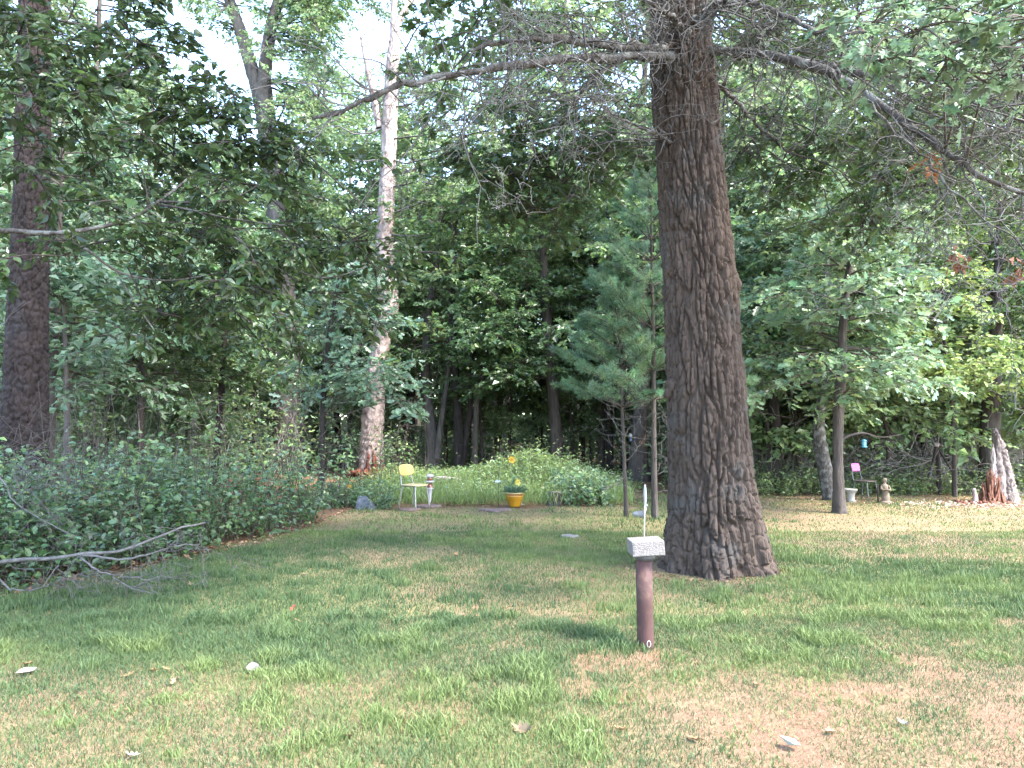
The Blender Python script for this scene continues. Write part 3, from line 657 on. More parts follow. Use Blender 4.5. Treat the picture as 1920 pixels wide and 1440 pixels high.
p = pxpath([(1858, 930, 44), (1856, 860, 36), (1858, 780, 32), (1862, 700, 28), (1866, 640, 24), (1868, 560, 18), (1872, 480, 12), (1876, 380, 7)], 17.2); p[0, 2] = -.05
make_tree("brown_tree", "straight brown tree standing right behind the broken stump", "tree", p, M_BARK, GREEN, 46, 2.0, 8, 2.6, .12, 44, 110, 26, (.05, .2), .016, .25, 6, FAR, .35, 4.2, (-.05, .4))
p = pxpath([(1790, 925, 9), (1788, 800, 8), (1780, 700, 7), (1770, 620, 5), (1768, 500, 3)], 16.2); p[0, 2] = -.05
make_tree("lime_green_tree", "slim tree with bright yellow-green leaves left of the broken stump", "tree", p, M_BARK, LIME, 34, 2.2, 5.4, 1.8, .12, 45, 60, 12, (.03, .12), .006, .25, 6.5, FAR, .3, 5, (-.05, .35))
p = pxpath([(1535, 908, 15), (1534, 850, 13), (1532, 700, 11), (1530, 500, 8), (1530, 250, 4)], 19.); p[0, 2] = -.05
make_tree("pale_tree", "pale straight trunk half hidden behind the lichen-speckled bent tree", "tree", p, M_GREYBARK, PALE, 40, 4, 9, 2.8, .13, 46, 70, 16, (.05, .2), .01, .25, 6, FAR, .35, 4, (-.05, .4))

for k, (px_, D_, H_, pl_, lb_) in enumerate(((1425, 18.5, 6.5, PALE, "leafy pale green tree close behind the huge oak's right side"), (1500, 17.8, 7.5, PALE, "bushy pale green tree left of the lichen-speckled bent tree"), (1665, 17.4, 7.0, PALE, "pale leafy tree behind the pink-backed chair"),
        (1725, 18.8, 8.0, LIME, "yellowish green leafy tree behind the dark snag"), (1835, 19.5, 8.5, LIME, "sunlit yellow-green tree behind the straight brown tree"), (1925, 18.0, 7.5, PALE, "leafy tree at the right edge beyond the broken stump"), (1590, 19.5, 8.5, PALE, "tall leafy sapling directly behind the slim young oak"))):
    b_ = P(px_, 800, D_)
    make_tree("edge_tree", lb_, "tree", straight(b_[0], b_[1], H_, .06, (.3, -.2), 300 + k), M_BARK, pl_, 64, 1.25, H_ - .2, 2.3, .13, 310 + k, 50, 12, (.04, .15), .008, .3, 5.5, FAR, .35, 4.4, (-.3, .3), group="leafy trees along the right edge of the wood")
# ---------------- trees of the centre and left wood
def mid(name, label, rows, D, bark, pal, nb, z0, z1, bl, seed, leaf=.12, tpl=FAR, **k):
    p = pxpath(rows, D); p[0, 2] = -.05
    return make_tree(name, label, "tree", p, bark, pal, nb, z0, z1, bl, leaf, seed, k.pop('nz', 70), k.pop('nt', 18), k.pop('cell', (.05, .2)), k.pop('depth', .012), .3, k.pop('per', 6), tpl, k.pop('droop', .35), k.pop('dens', 4.2), k.pop('up', (-.05, .4)), **k)
p = pxpath([(603, 905, 12), (604, 820, 11), (608, 720, 10), (618, 620, 8), (634, 530, 6), (648, 470, 3)], 16.4); p[0, 2] = -.05
sap = make_tree("oak_sapling", "oak sapling with large pale blue-green leaves hiding the dead pine's lower trunk", "tree", p, M_DARKBARK, BLUE, 0, 0, 1, 1, .1, 51, 70, 16, (.05, .2), .008, .3)
SAPL = _sc([(.075, .135, .082), (.09, .155, .092), (.10, .165, .085), (.068, .125, .072)], 1.45)
W, L = Acc(), Acc(); rr = np.random.default_rng(51); sb = np.array(sap.location); sc_ = curve(p[:, :3], 30) - sb
for px, py, D, k in ((650, 690, 16.2, 7), (690, 680, 16.0, 8), (730, 700, 16.0, 8), (700, 730, 15.9, 8), (740, 750, 15.9, 6), (650, 740, 16.2, 6), (620, 700, 16.5, 6), (680, 650, 16.2, 6), (580, 740, 16.6, 5), (560, 690, 16.8, 5),
                     (620, 620, 16.4, 7), (650, 580, 16.4, 7), (690, 540, 16.4, 6), (640, 530, 16.4, 7), (600, 560, 16.6, 6), (590, 620, 16.6, 6), (660, 500, 16.4, 6), (700, 590, 16.3, 5), (620, 490, 16.6, 5), (560, 600, 16.8, 4)):
    c_ = P(px, py, D) - sb; h_ = sc_[max(3, int(np.argmin(np.linalg.norm(sc_ - c_, axis=1))) - 3)]
    tube(W, curve([h_, (c_ + h_) / 2 + A(0, 0, .08), c_], 8), np.linspace(.014, .006, 8), 4, cap=False)
    for q in range(k):
        spray(W, L, rr, c_ + rr.normal(0, .12, 3), rr.normal(0, 1, 3) * A(1, 1, .3) + A(.1, -.2, -.05), rr.uniform(.45, .85), .008, SAPL, .17, OAKL, 9, .4, .45, 8, .12, 6, .05, .62)
build("branch", W, M_STEM, sap); build("crown", L, M_LEAF, sap, kind='stuff', smooth=False)
mid("grey_fork_tree", "slender grey tree forked near the ground, right of the dead pine", [(813, 868, 30), (812, 830, 24), (805, 770, 17), (798, 690, 15), (803, 590, 13), (818, 500, 11), (826, 420, 8), (830, 300, 4)], 23.5, M_GREYBARK, PALE, 44, 4, 11, 3., 52, .13,
    extra=[pxpath([(820, 860, 16), (826, 800, 11), (838, 720, 10), (846, 640, 9), (842, 560, 7), (850, 470, 4)], 23.2)])
mid("dark_double_tree", "black double-trunked tree at the wood's edge, left of the flower pot", [(862, 872, 22), (861, 830, 20), (858, 760, 16), (852, 660, 12), (850, 520, 9), (860, 380, 5)], 23., M_DARKBARK, GREEN, 50, 3.4, 10, 3.2, 53, .13,
    extra=[pxpath([(868, 866, 13), (874, 820, 12), (882, 760, 11), (884, 700, 8), (890, 620, 5)], 23.)])
mid("leaning_tree", "thin brown tree leaning right over the weedy mound", [(890, 880, 11), (892, 800, 10), (900, 720, 10), (930, 670, 9), (955, 640, 7), (985, 560, 4)], 22., M_BARK, GREEN, 30, 3, 6, 2.6, 54, .12)
mid("mound_tree", "brown trunk standing right behind the weedy mound", [(1045, 884, 27), (1043, 820, 24), (1035, 720, 21), (1027, 620, 20), (1020, 520, 16), (1016, 380, 9)], 22.5, M_BARK, DARK, 56, 2.6, 10, 3.2, 55, .13)
mid("thin_tree", "thin dark trunk to the left of the young pines, in the shade", [(1143, 872, 15), (1142, 800, 14), (1140, 660, 11), (1140, 460, 7), (1140, 300, 4)], 24., M_DARKBARK, GREEN, 40, 4, 12, 3., 56, .13)
mid("mossy_tree", "brown trunk beside the thin dark one, left of the young pines", [(1129, 872, 14), (1128, 800, 12), (1130, 660, 10), (1120, 460, 7)], 24.5, M_BARK, DARK, 40, 4, 10, 2.8, 57, .13)
mid("left_edge_tree", "pale thin pole of a tree just right of the reddish pine", [(127, 900, 12), (126, 800, 11), (124, 700, 9), (120, 560, 6)], 13.5, M_GREYBARK, BLUE, 30, 2.2, 5.6, 2.0, 58, .13)
mid("slender_maple_tree", "slender tree with big blue-green leaves behind the reddish pine", [(90, 900, 14), (97, 800, 13), (104, 650, 11), (112, 450, 8), (120, 200, 4)], 15., M_BARK, BLUE + DARK[:1], 46, 2.4, 8.5, 2.8, 59, .14)
mid("shaded_maple_tree", "dark leafy tree in the shade left of the forked tree", [(265, 890, 14), (263, 800, 12), (268, 650, 10), (275, 480, 7), (280, 250, 4)], 18., M_DARKBARK, DARK + BLUE[:2], 50, 2.6, 9.5, 3.2, 60, .13)
mid("understory_maple_tree", "bushy shaded tree between the reddish pine and the forked tree", [(400, 890, 13), (410, 800, 12), (420, 650, 9), (424, 480, 6), (430, 350, 3)], 19.5, M_DARKBARK, BLUE[:2] + GREEN, 50, 2.4, 8.5, 3.0, 61, .13)
mid("airy_tree", "airy light green tree standing right of the dead pine, reaching high", [(775, 875, 16), (772, 760, 13), (778, 600, 11), (785, 430, 9), (792, 250, 6), (796, 60, 3)], 27., M_GREYBARK, PALE, 60, 6, 16.5, 3.2, 63, .13)
mid("airy_tree", "airy light green tree behind the forked tree, left of the dead pine", [(590, 875, 16), (592, 700, 13), (598, 500, 10), (604, 300, 8), (610, 100, 4)], 28., M_GREYBARK, PALE, 60, 6, 15, 3.2, 64, .13)
BROWNL = [(.30, .12, .045), (.36, .16, .06), (.22, .09, .04)]
def dead_bunch(parent, c, s, n, seed, cols=BROWNL):
    q = np.random.default_rng(seed); t = Acc(); b = np.array(parent.location)
    leaves(t, np.asarray(c) - b + q.normal(0, 1, (n, 3)) * np.asarray(s), q.normal(0, 1, (n, 3)) * A(1, 1, .5) + A(0, 0, -.8), q.normal(0, 1, (n, 3)), q.uniform(.07, .13, n), q.uniform(.03, .06, n), LEAF, leafcol(q, n, cols)); build("dead_leaves", t, M_DRY, parent, kind='stuff')
dead_bunch(bpy.data.objects["grey_fork_tree"], P(830, 616, 23.2), (.10, .08, .16), 50, 1, [(.50, .18, .05), (.44, .14, .04)])
dead_bunch(oak, P(1750, 312, 6.6), (.04, .04, .06), 26, 2); dead_bunch(oak, P(1798, 488, 6.4), (.025, .025, .07), 22, 3, [(.16, .07, .04), (.2, .09, .05)]); dead_bunch(oak, P(1905, 500, 6.0), (.02, .02, .05), 14, 4, [(.16, .07, .04)])
# broken trunk with an orange split
p = pxpath([(1197, 884, 42), (1198, 850, 33), (1201, 800, 30), (1204, 740, 28), (1204, 640, 24), (1206, 480, 18), (1210, 300, 10)], 20.5); p[0, 2] = -.05
sp_ = make_tree("split_tree", "trunk with a bare orange split in its bark, between the young pines", "tree", p, M_BARK, GREEN, 44, 3.6, 10, 3., .13, 62, 90, 28, (.05, .2), .016, .3, 6)
t = Acc(); b0 = np.array(sp_.location); qr = np.random.default_rng(8)
for k in range(26):
    px = qr.uniform(1200, 1211); y0 = 845 - abs(px - 1206) * 2 + qr.normal(0, 6); y1 = 812 + abs(px - 1207) * 2.2 + qr.normal(0, 5); a_ = P(px - 2, y0, 20.3 + qr.uniform(-.03, .03)) - b0; b_ = P(px, y1, 20.3) - b0
    w_ = qr.uniform(.008, .02); tube(t, curve([a_, (a_ + b_) / 2 + A(0, -.02, 0), b_], 5), np.array([.4, 1, 1, .8, .3]) * w_, 4)
build("split_wood", t, mat_noise("split_wood", (.24, .115, .06), (.40, .24, .15), 12, (1, 1, .2), .9, .6, 30), sp_, kind='stuff')

# young white pines: whorls of soft long needles
def white_pine(name, label, ctrl, seed, z0, blen, nwh):
    rr = np.random.default_rng(seed); ctrl = np.array(ctrl); b = A(ctrl[0, 0], ctrl[0, 1], 0); ctrl[:, :3] -= b
    e = empty(name, b, label, "tree"); t = Acc(); c = trunk_mesh(t, ctrl, 70, 16, (.05, .2), .004, .2, seed); build("trunk", t, M_BARK, e)
    W, N, Dd = Acc(), Acc(), Acc(); H = c[-1, 2]
    pal = [(.105, .185, .105), (.12, .21, .112), (.09, .165, .095), (.155, .235, .11)]
    for k in range(nwh):
        f = (k + .5) / nwh; z = z0 + (H - z0) * f ** .9; i = int(np.argmin(np.abs(c[:, 2] - z))); st = c[i, :3]; a0 = rr.uniform(0, 6.28)
        for q in range(7):
            a = a0 + q * .898 + rr.normal(0, .2); ln = blen * (1 - f) ** .75 * rr.uniform(.7, 1.1) + .12
            d = nrm(A(math.cos(a), math.sin(a), .30 + .5 * f + rr.normal(0, .08))); n = 6; pts = [st]
            for s in range(n): d = nrm(d + rr.normal(0, .07, 3)); pts.append(pts[-1] + d * ln / n)
            pts = np.array(pts); tube(W, pts, np.linspace(.012, .004, n + 1), 4, cap=False)
            m = max(5, int(ln * 11)); tt = rr.uniform(.3, 1, m); idx = np.minimum((tt * n).astype(int), n - 1); S = pts[idx] + (pts[idx + 1] - pts[idx]) * (tt * n - idx)[:, None]
            td = nrm(pts[idx + 1] - pts[idx]); sd = nrm(np.cross(td, A(0, 0, 1))) * np.where(rr.random(m) < .5, 1., -1.)[:, None]
            E = S + nrm(td * .8 + sd * rr.uniform(.2, 1, (m, 1)) + rr.normal(0, .15, (m, 3)) + A(0, 0, .15)) * (.14 + .30 * ln * rr.uniform(.3, 1, m) * (1.1 - tt))[:, None]
            prisms(W, S, E, .004, .002)
            S = np.concatenate([S, pts[-2:-1]]); E = np.concatenate([E, pts[-1:]]); m += 1
            M = 84; u = rr.uniform(.15, 1, (m, M, 1)); pos = (S[:, None] * (1 - u) + E[:, None] * u).reshape(-1, 3); ax = np.repeat(nrm(E - S), M, 0)
            ax = ax * .8 + rr.normal(0, .55, ax.shape) + A(0, 0, .05)
            leaves(N, pos, ax, rr.normal(0, 1, ax.shape), rr.uniform(.08, .13, len(pos)), .0055, SLIM, np.repeat(leafcol(rr, m, pal, jit=.2), M, 0))
    m = 16; zz = rr.uniform(.25, z0 + .3, m); i = np.array([int(np.argmin(np.abs(c[:, 2] - z))) for z in zz]); a = rr.uniform(0, 6.28, m)
    tangle(Dd, rr, c[i, :3], np.stack([np.cos(a), np.sin(a), rr.uniform(-.1, .4, m)], -1), rr.uniform(.35, .8, m), .007, 3, 5, .2, 2.4, .6, .003)
    build("branch", W, M_STEM, e); build("dead_twigs", Dd, M_TWIG, e, kind='stuff'); build("needles", N, M_NEEDLE, e, kind='stuff', smooth=False)
p = pxpath([(1228, 973, 19), (1227, 930, 15), (1226, 800, 12), (1225, 650, 10), (1222, 500, 7), (1221, 400, 5), (1221, 325, 3)], 12.5); p[0, 2] = -.03; p[:, 3] *= .75
white_pine("young_pine_tree", "taller soft-needled young pine next to the huge oak's trunk", p, 71, 1.75, 1.55, 11)
p = pxpath([(1175, 970, 13), (1173, 930, 10), (1168, 800, 8), (1163, 690, 6), (1160, 590, 4), (1158, 520, 2)], 12.8); p[0, 2] = -.03; p[:, 3] *= .75
white_pine("young_pine_tree", "smaller young pine with thin bare lower trunk, left of the taller one", p, 72, 1.7, 1.25, 8)

# ---------------- wood behind: shared kinds, copied
protos = []
for s, (H, bark, pal, nb, z0, bl, lf_) in enumerate([(11, M_BARK, WOOD, 60, 2.6, 3.0, .14), (12, M_GREYBARK, PALE + WOOD, 60, 3.4, 3.2, .15), (10, M_DARKBARK, BLUE + WOOD, 60, 2.0, 2.8, .14)]):
    protos.append(make_tree("forest_tree", ["leafy brown-barked understorey tree deeper in the wood", "pale leaved grey-barked understorey tree deeper in the wood", "dark-stemmed understorey tree with bluish leaves deeper in the wood"][s], "tree", straight(0, 0, H, .13, (.3, .2), 80 + s), bark, pal, nb, z0, H - .3, bl, lf_, 90 + s, 50, 12, (.06, .2), .012, .3, 5.0, group=["brown-barked understorey trees in the wood", "grey-barked understorey trees in the wood", "dark-stemmed understorey trees in the wood"][s]))
talls = []
for s, (H, bark, pal) in enumerate([(24, M_BARK, WOOD), (26, M_GREYBARK, PALE)]):
    talls.append(make_tree("tall_tree", ["tall brown-barked tree with a high crown deep in the wood", "tall grey-barked tree with a high crown deep in the wood"][s], "tree", straight(0, 0, H, .27, (.6, .3), 85 + s, wob=.25), bark, pal, 64, 7.5, H - .4, 5.2, .21, 95 + s, 50, 14, (.08, .3), .02, .3, 4.5, FAR, .3, 3.0, group=["tall brown trees deep in the wood", "tall grey trees deep in the wood"][s], br=.05))
rr = np.random.default_rng(99)
US = [(-60, 20), (60, 19), (180, 22), (330, 24), (470, 27), (640, 27), (760, 28), (930, 26.5), (1010, 29), (1090, 26), (1180, 27), (1270, 24), (1370, 21.5), (1400, 26), (1480, 23), (1610, 22), (1700, 20.5), (1760, 24), (1820, 27), (1930, 21), (2020, 24), (-150, 25), (240, 30), (560, 33), (1330, 33), (1660, 28), (1880, 33), (20, 31), (420, 36), (1440, 38)]
SP = [(700, 24.5), (770, 25.5), (840, 24.8), (905, 24.2), (960, 25.5), (1010, 24.6), (1075, 24.3), (1110, 25.8), (1165, 25), (1250, 24), (1300, 22), (1390, 20.5), (1480, 20), (1545, 21), (1640, 20.2), (1690, 21.5), (1780, 20.6), (1860, 22), (1910, 20.8), (650, 25.5), (740, 28), (880, 28.5), (1040, 28), (1140, 29), (560, 26.5), (450, 24), (350, 22), (200, 20), (120, 18), (260, 24)]
for i, (px, D) in enumerate(SP):
    dup(protos[i % 3], P(px, 800, D) * A(1, 1, 0), rr.uniform(0, 6.28), rr.uniform(.36, .52), "small leafy sapling among the trunks at the edge of the wood", "saplings among the trunks at the wood's edge").name = "sapling"
used = [False] * 3
for i, (px, D) in enumerate(US):
    k = i % 3; pos = P(px, 800, D) * A(1, 1, 0); a = rr.uniform(0, 6.28); s = rr.uniform(.85, 1.25)
    if not used[k]: o = protos[k]; used[k] = True; o.location = tuple(pos); o.rotation_euler = (0, 0, a); o.scale = (s,) * 3
    else: dup(protos[k], pos, a, s)
TS = [(290, 44), (600, 47), (470, 57), (690, 50), (380, 50), (760, 56), (-260, 24), (-60, 32), (150, 27), (20, 44), (930, 42), (1050, 34), (1200, 36), (1330, 38), (1420, 30), (1500, 42), (1600, 33), (1700, 40), (1790, 31), (1900, 38), (2020, 30), (2100, 42), (1250, 55), (150, 55), (-100, 55), (1560, 55), (1850, 54)]
used = [False] * 2
for i, (px, D) in enumerate(TS):
    k = i % 2; pos = P(px, 800, D) * A(1, 1, 0); a = rr.uniform(0, 6.28); s = rr.uniform(.85, 1.15)
    if not used[k]: o = talls[k]; used[k] = True; o.location = tuple(pos); o.rotation_euler = (0, 0, a); o.scale = (s,) * 3
    else: dup(talls[k], pos, a, s)
# far wood: a mass of foliage and stems
W, L = Acc(), Acc(); n = 62000
x = rr.uniform(-75, 75, n); y = rr.uniform(58, 78, n); z = rr.uniform(0, 1, n) ** 1.6 * (16 + 5 * fbm(x * .12, y * .12, 3, 3))
pos = np.stack([x, y, z], -1) + rr.normal(0, .8, (n, 3))
leaves(L, pos, rr.normal(0, 1, (n, 3)), rr.normal(0, 1, (n, 3)), rr.uniform(.5, 1.0, n), rr.uniform(.35, .7, n), FAR, leafcol(rr, n, WOOD + PALE))
m = 260; x = rr.uniform(-60, 60, m); y = rr.uniform(42, 75, m); S = np.stack([x, y, 0 * x - .1], -1); E = S + np.stack([rr.normal(0, .8, m), rr.normal(0, .5, m), rr.uniform(12, 22, m)], -1)
fw = build("distant_wood", L, M_LEAF, kind='stuff', smooth=False, label="far mass of woodland foliage closing off the view behind the trees", cat="woodland")
prisms(W, S, E, rr.uniform(.12, .3, m), .06); build("distant_stems", W, M_BARK, fw, kind='stuff')

# ---------------- near leafy tree at the left, its boughs reaching into view
CB = A(-5.4, 5.2, 0)
ch = empty("broadleaf_tree", CB, "broadleaved tree just outside the left edge, its leafy boughs hanging across the upper left", "tree")
r2 = np.random.default_rng(131)
t = Acc(); trunk_mesh(t, np.array([[0, 0, -.05, .16], [.05, 0, 1.5, .14], [.0, .1, 3, .13], [.1, .1, 5, .10], [.2, 0, 7, .06], [.2, 0, 9, .02]]), 80, 26, (.05, .12), .008, .3, 131); build("trunk", t, M_GREYBARK, ch)
W, L, B = Acc(), Acc(), Acc()
def bough(pts, r, n=20):
    q = curve(np.array([P(*p) for p in pts]) - CB, n); tube(B, q, np.linspace(r, max(.005, r * .25), n), 7); return q
BO = [([(-400, 470, 5.3), (-150, 440, 5.4), (0, 432, 5.5), (110, 437, 5.5), (235, 414, 5.6), (300, 376, 5.7), (350, 337, 5.8), (380, 310, 5.9)], .026),
      ([(300, 378, 5.7), (400, 379, 5.8), (455, 364, 5.9), (525, 318, 6.0)], .011), ([(300, 383, 5.7), (370, 396, 5.7), (440, 411, 5.8), (580, 428, 5.9)], .010),
      ([(105, 440, 5.5), (160, 466, 5.6), (215, 506, 5.6), (270, 522, 5.7), (330, 525, 5.7), (420, 510, 5.8)], .013), ([(215, 506, 5.6), (255, 570, 5.6), (290, 620, 5.6)], .006),
      ([(-400, 170, 5.4), (-100, 140, 5.7), (110, 150, 5.8), (170, 157, 5.8), (250, 165, 5.9), (290, 190, 6.0), (345, 197, 6.1), (460, 215, 6.2)], .018),
      ([(180, 158, 5.8), (215, 220, 5.9), (222, 265, 5.9), (260, 320, 5.9)], .008), ([(-400, 60, 5.2), (-100, 20, 5.5), (120, 40, 5.7), (260, 80, 6), (380, 100, 6.2)], .016),
      ([(320, 195, 6.1), (325, 270, 6.1), (335, 320, 6.1)], .006), ([(370, 395, 5.7), (480, 470, 5.8), (600, 520, 6.), (690, 500, 6.1)], .008), ([(460, 215, 6.2), (540, 260, 6.2), (620, 330, 6.2), (700, 400, 6.3)], .008)]
Q = []
for pts, r in BO: Q.append(bough(pts, r))
QQ = np.concatenate(Q); hub = lambda c: QQ[np.argmin(np.linalg.norm(QQ - c, axis=1))]
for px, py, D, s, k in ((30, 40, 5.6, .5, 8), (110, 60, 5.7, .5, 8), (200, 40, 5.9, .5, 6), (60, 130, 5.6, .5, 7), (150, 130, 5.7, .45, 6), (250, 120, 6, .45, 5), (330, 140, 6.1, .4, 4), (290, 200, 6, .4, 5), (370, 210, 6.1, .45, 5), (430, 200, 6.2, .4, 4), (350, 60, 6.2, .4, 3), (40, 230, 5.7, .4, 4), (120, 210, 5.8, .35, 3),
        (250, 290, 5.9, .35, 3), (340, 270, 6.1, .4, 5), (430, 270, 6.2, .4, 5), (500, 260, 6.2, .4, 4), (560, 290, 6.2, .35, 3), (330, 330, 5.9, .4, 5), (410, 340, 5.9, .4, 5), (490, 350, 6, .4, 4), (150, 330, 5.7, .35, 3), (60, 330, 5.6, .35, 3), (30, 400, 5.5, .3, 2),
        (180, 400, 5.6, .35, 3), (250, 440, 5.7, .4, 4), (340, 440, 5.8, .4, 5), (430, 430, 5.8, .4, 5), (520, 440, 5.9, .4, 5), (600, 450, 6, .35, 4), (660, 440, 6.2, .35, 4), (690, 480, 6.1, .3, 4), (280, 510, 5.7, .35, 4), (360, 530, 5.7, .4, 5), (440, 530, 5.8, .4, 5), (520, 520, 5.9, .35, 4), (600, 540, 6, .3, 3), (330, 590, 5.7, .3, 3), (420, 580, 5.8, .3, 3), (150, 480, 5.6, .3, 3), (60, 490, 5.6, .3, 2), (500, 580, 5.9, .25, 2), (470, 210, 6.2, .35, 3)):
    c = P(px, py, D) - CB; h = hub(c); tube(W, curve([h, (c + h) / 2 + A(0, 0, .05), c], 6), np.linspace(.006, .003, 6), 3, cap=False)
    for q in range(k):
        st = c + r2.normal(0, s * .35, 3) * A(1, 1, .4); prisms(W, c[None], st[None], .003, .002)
        spray(W, L, r2, st, r2.normal(0, 1, 3) * A(1, 1, .3) + A(.3, 0, -.15), r2.uniform(.4, .75), .004, [tuple(c * .62 for c in q) for q in DARK], .078, OVATE, 10.0, .6, .45, 10, .12, 6, .05, .58, flat=.5)  # palette scaled down: shade on these hanging leaves put into their colour
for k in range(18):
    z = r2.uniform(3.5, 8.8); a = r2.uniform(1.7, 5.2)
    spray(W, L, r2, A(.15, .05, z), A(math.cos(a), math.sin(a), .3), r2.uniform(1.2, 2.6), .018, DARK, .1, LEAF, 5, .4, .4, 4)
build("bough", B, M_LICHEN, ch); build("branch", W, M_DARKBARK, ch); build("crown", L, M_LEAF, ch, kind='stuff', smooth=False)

# ---------------- shrub bank at the left
r3 = np.random.default_rng(151); W, L = Acc(), Acc()
n = 1500; x = r3.uniform(-10.5, -1.6, n); y = bank_y(x) + np.abs(r3.normal(0, 1, n)) * 1.9 + .1; k = (y < 17.5) & (x > -.95 * y) & ((x / y < -.262) | (y < 12.2)); x, y = x[k], y[k]; n = len(x)
hh = .88 * (.45 + .75 * sstep(0, 2.0, y - bank_y(x))) * r3.uniform(.6, 1.15, n) * (.8 + .5 * fbm(x * .8, y * .8, 61, 2)) * np.where(x > -3.0, .85, 1)
S = np.stack([x, y, gz(x, y) - .02], -1); E = S + np.stack([r3.normal(0, .16, n), r3.normal(-.05, .16, n), hh], -1)
prisms(W, S, E, .006, .003); m = np.maximum(8, (hh * 34).astype(int)); M = int(m.sum()); k = np.repeat(np.arange(n), m); u = r3.uniform(.15, 1.05, M)[:, None]
pos = S[k] * (1 - u) + E[k] * u + r3.normal(0, 1, (M, 3)) * A(.13, .13, .05); ax = r3.normal(0, 1, (M, 3)) * A(1, 1, .3) + A(0, -.1, -.25); up = A(0, -.15, 1) + r3.normal(0, .4, (M, 3)); sz = r3.uniform(.05, .105, M)
leaves(L, pos, ax, up, sz, sz * r3.uniform(.6, .8, M), OVATE, leafcol(r3, M, DARK + BLUE[:2] + GREEN))
ub = build("undergrowth", L, M_LEAF, kind='stuff', smooth=False, label="bank of dense low dark green shrubs along the left edge of the lawn", cat="undergrowth")
n = 170; x = r3.uniform(-9.5, -2.6, n); y = bank_y(x) + r3.uniform(.5, 5, n); hh = r3.uniform(.9, 1.5, n); S = np.stack([x, y, 0 * x], -1); E = S + np.stack([r3.normal(0, .2, n), r3.normal(0, .2, n), hh], -1); prisms(W, S, E, .006, .003)
m = 26; k = np.repeat(np.arange(n), m); u = r3.uniform(.45, 1.05, (n * m, 1)); pos = S[k] * (1 - u) + E[k] * u + r3.normal(0, .11, (n * m, 3)); sz = r3.uniform(.05, .12, n * m)
lf2 = Acc(); leaves(lf2, pos, r3.normal(0, 1, (n * m, 3)) * A(1, 1, .4) + A(0, 0, -.2), A(0, -.1, 1) + r3.normal(0, .6, (n * m, 3)), sz, sz * .5, OVATE, leafcol(r3, n * m, PALE + GREEN + LIME[:1], jit=.25)); build("tall_leaves", lf2, M_LEAF, ub, kind='stuff', smooth=False)
m = 240; x = r3.uniform(-11, -2.2, m); y = bank_y(x) + r3.uniform(1.0, 6.5, m); S2 = np.stack([x, y, 0 * x], -1)
tangle(W, r3, S2, np.stack([r3.normal(0, .25, m), r3.normal(0, .25, m), np.ones(m)], -1), r3.uniform(.9, 2.4, m), .008, 3, 5, .12, 2.2, .5, .003)
build("stems", W, M_STEM, ub, kind='stuff')

# ---------------- understorey brush in the wood: stems and low leaves
W, L = Acc(), Acc(); m = 1700; x = r3.uniform(-22, 22, m); y = r3.uniform(18, 36, m); k = ~((x > 1.8) & (x < 4.2) & (y < 24)); mid_ = (x / y > -.26) & (x / y < .12); k &= ~(mid_ & (y < 24.5)); x, y = x[k], y[k]; mid_ = mid_[k]; m = len(x)
S = np.stack([x, y, 0 * x - .03], -1); hh = r3.uniform(.8, 3.0, m) * np.where(mid_, .6, 1)
tangle(W, r3, S, np.stack([r3.normal(0, .2, m), r3.normal(0, .2, m), np.ones(m)], -1), hh, .012, 3, 5, .10, 2.0, .45, .005)
n = 60000; k = r3.integers(0, m, n); u = r3.uniform(.1, 1.05, (n, 1)); pos = S[k] + A(0, 0, 1) * hh[k][:, None] * u + r3.normal(0, 1, (n, 3)) * A(.45, .45, .12)
leaves(L, pos, r3.normal(0, 1, (n, 3)) * A(1, 1, .3) + A(0, 0, -.2), A(0, 0, .8) + r3.normal(0, .8, (n, 3)), r3.uniform(.10, .20, n), r3.uniform(.06, .13, n), FAR, leafcol(r3, n, WOOD + PALE))
br = build("forest_brush", L, M_LEAF, kind='stuff', smooth=False, label="scrubby brush and saplings on the shaded forest floor behind the clearing", cat="brush")
build("stems", W, M_BRUSH, br, kind='stuff')
# grey brush pile on the right
W = Acc(); m = 420; px = r3.uniform(1400, 1960, m); D = r3.uniform(17.5, 20.5, m); S = np.array([P(a, 800, d) * A(1, 1, 0) for a, d in zip(px, D)])
tangle(W, r3, S, np.stack([r3.normal(0, .35, m), r3.normal(0, .3, m), np.ones(m)], -1), r3.uniform(.7, 1.9, m), .011, 3, 5, .14, 2.6, .55, .005)
m = 60; px = r3.uniform(1600, 1850, m); S = np.array([P(a, 800, d) * A(1, 1, 0) for a, d in zip(px, r3.uniform(17, 19, m))]) + np.stack([0 * px, 0 * px, r3.uniform(.1, .9, m)], -1)
tangle(W, r3, S, r3.normal(0, 1, (m, 3)) * A(1, .6, .25), r3.uniform(.8, 2.2, m), .014, 3, 5, .2, 2.6, .55, .005)
build("brush_pile", W, M_BRUSH, kind='stuff', label="tangle of dry grey stems and dead branches at the right edge of the wood", cat="brush")

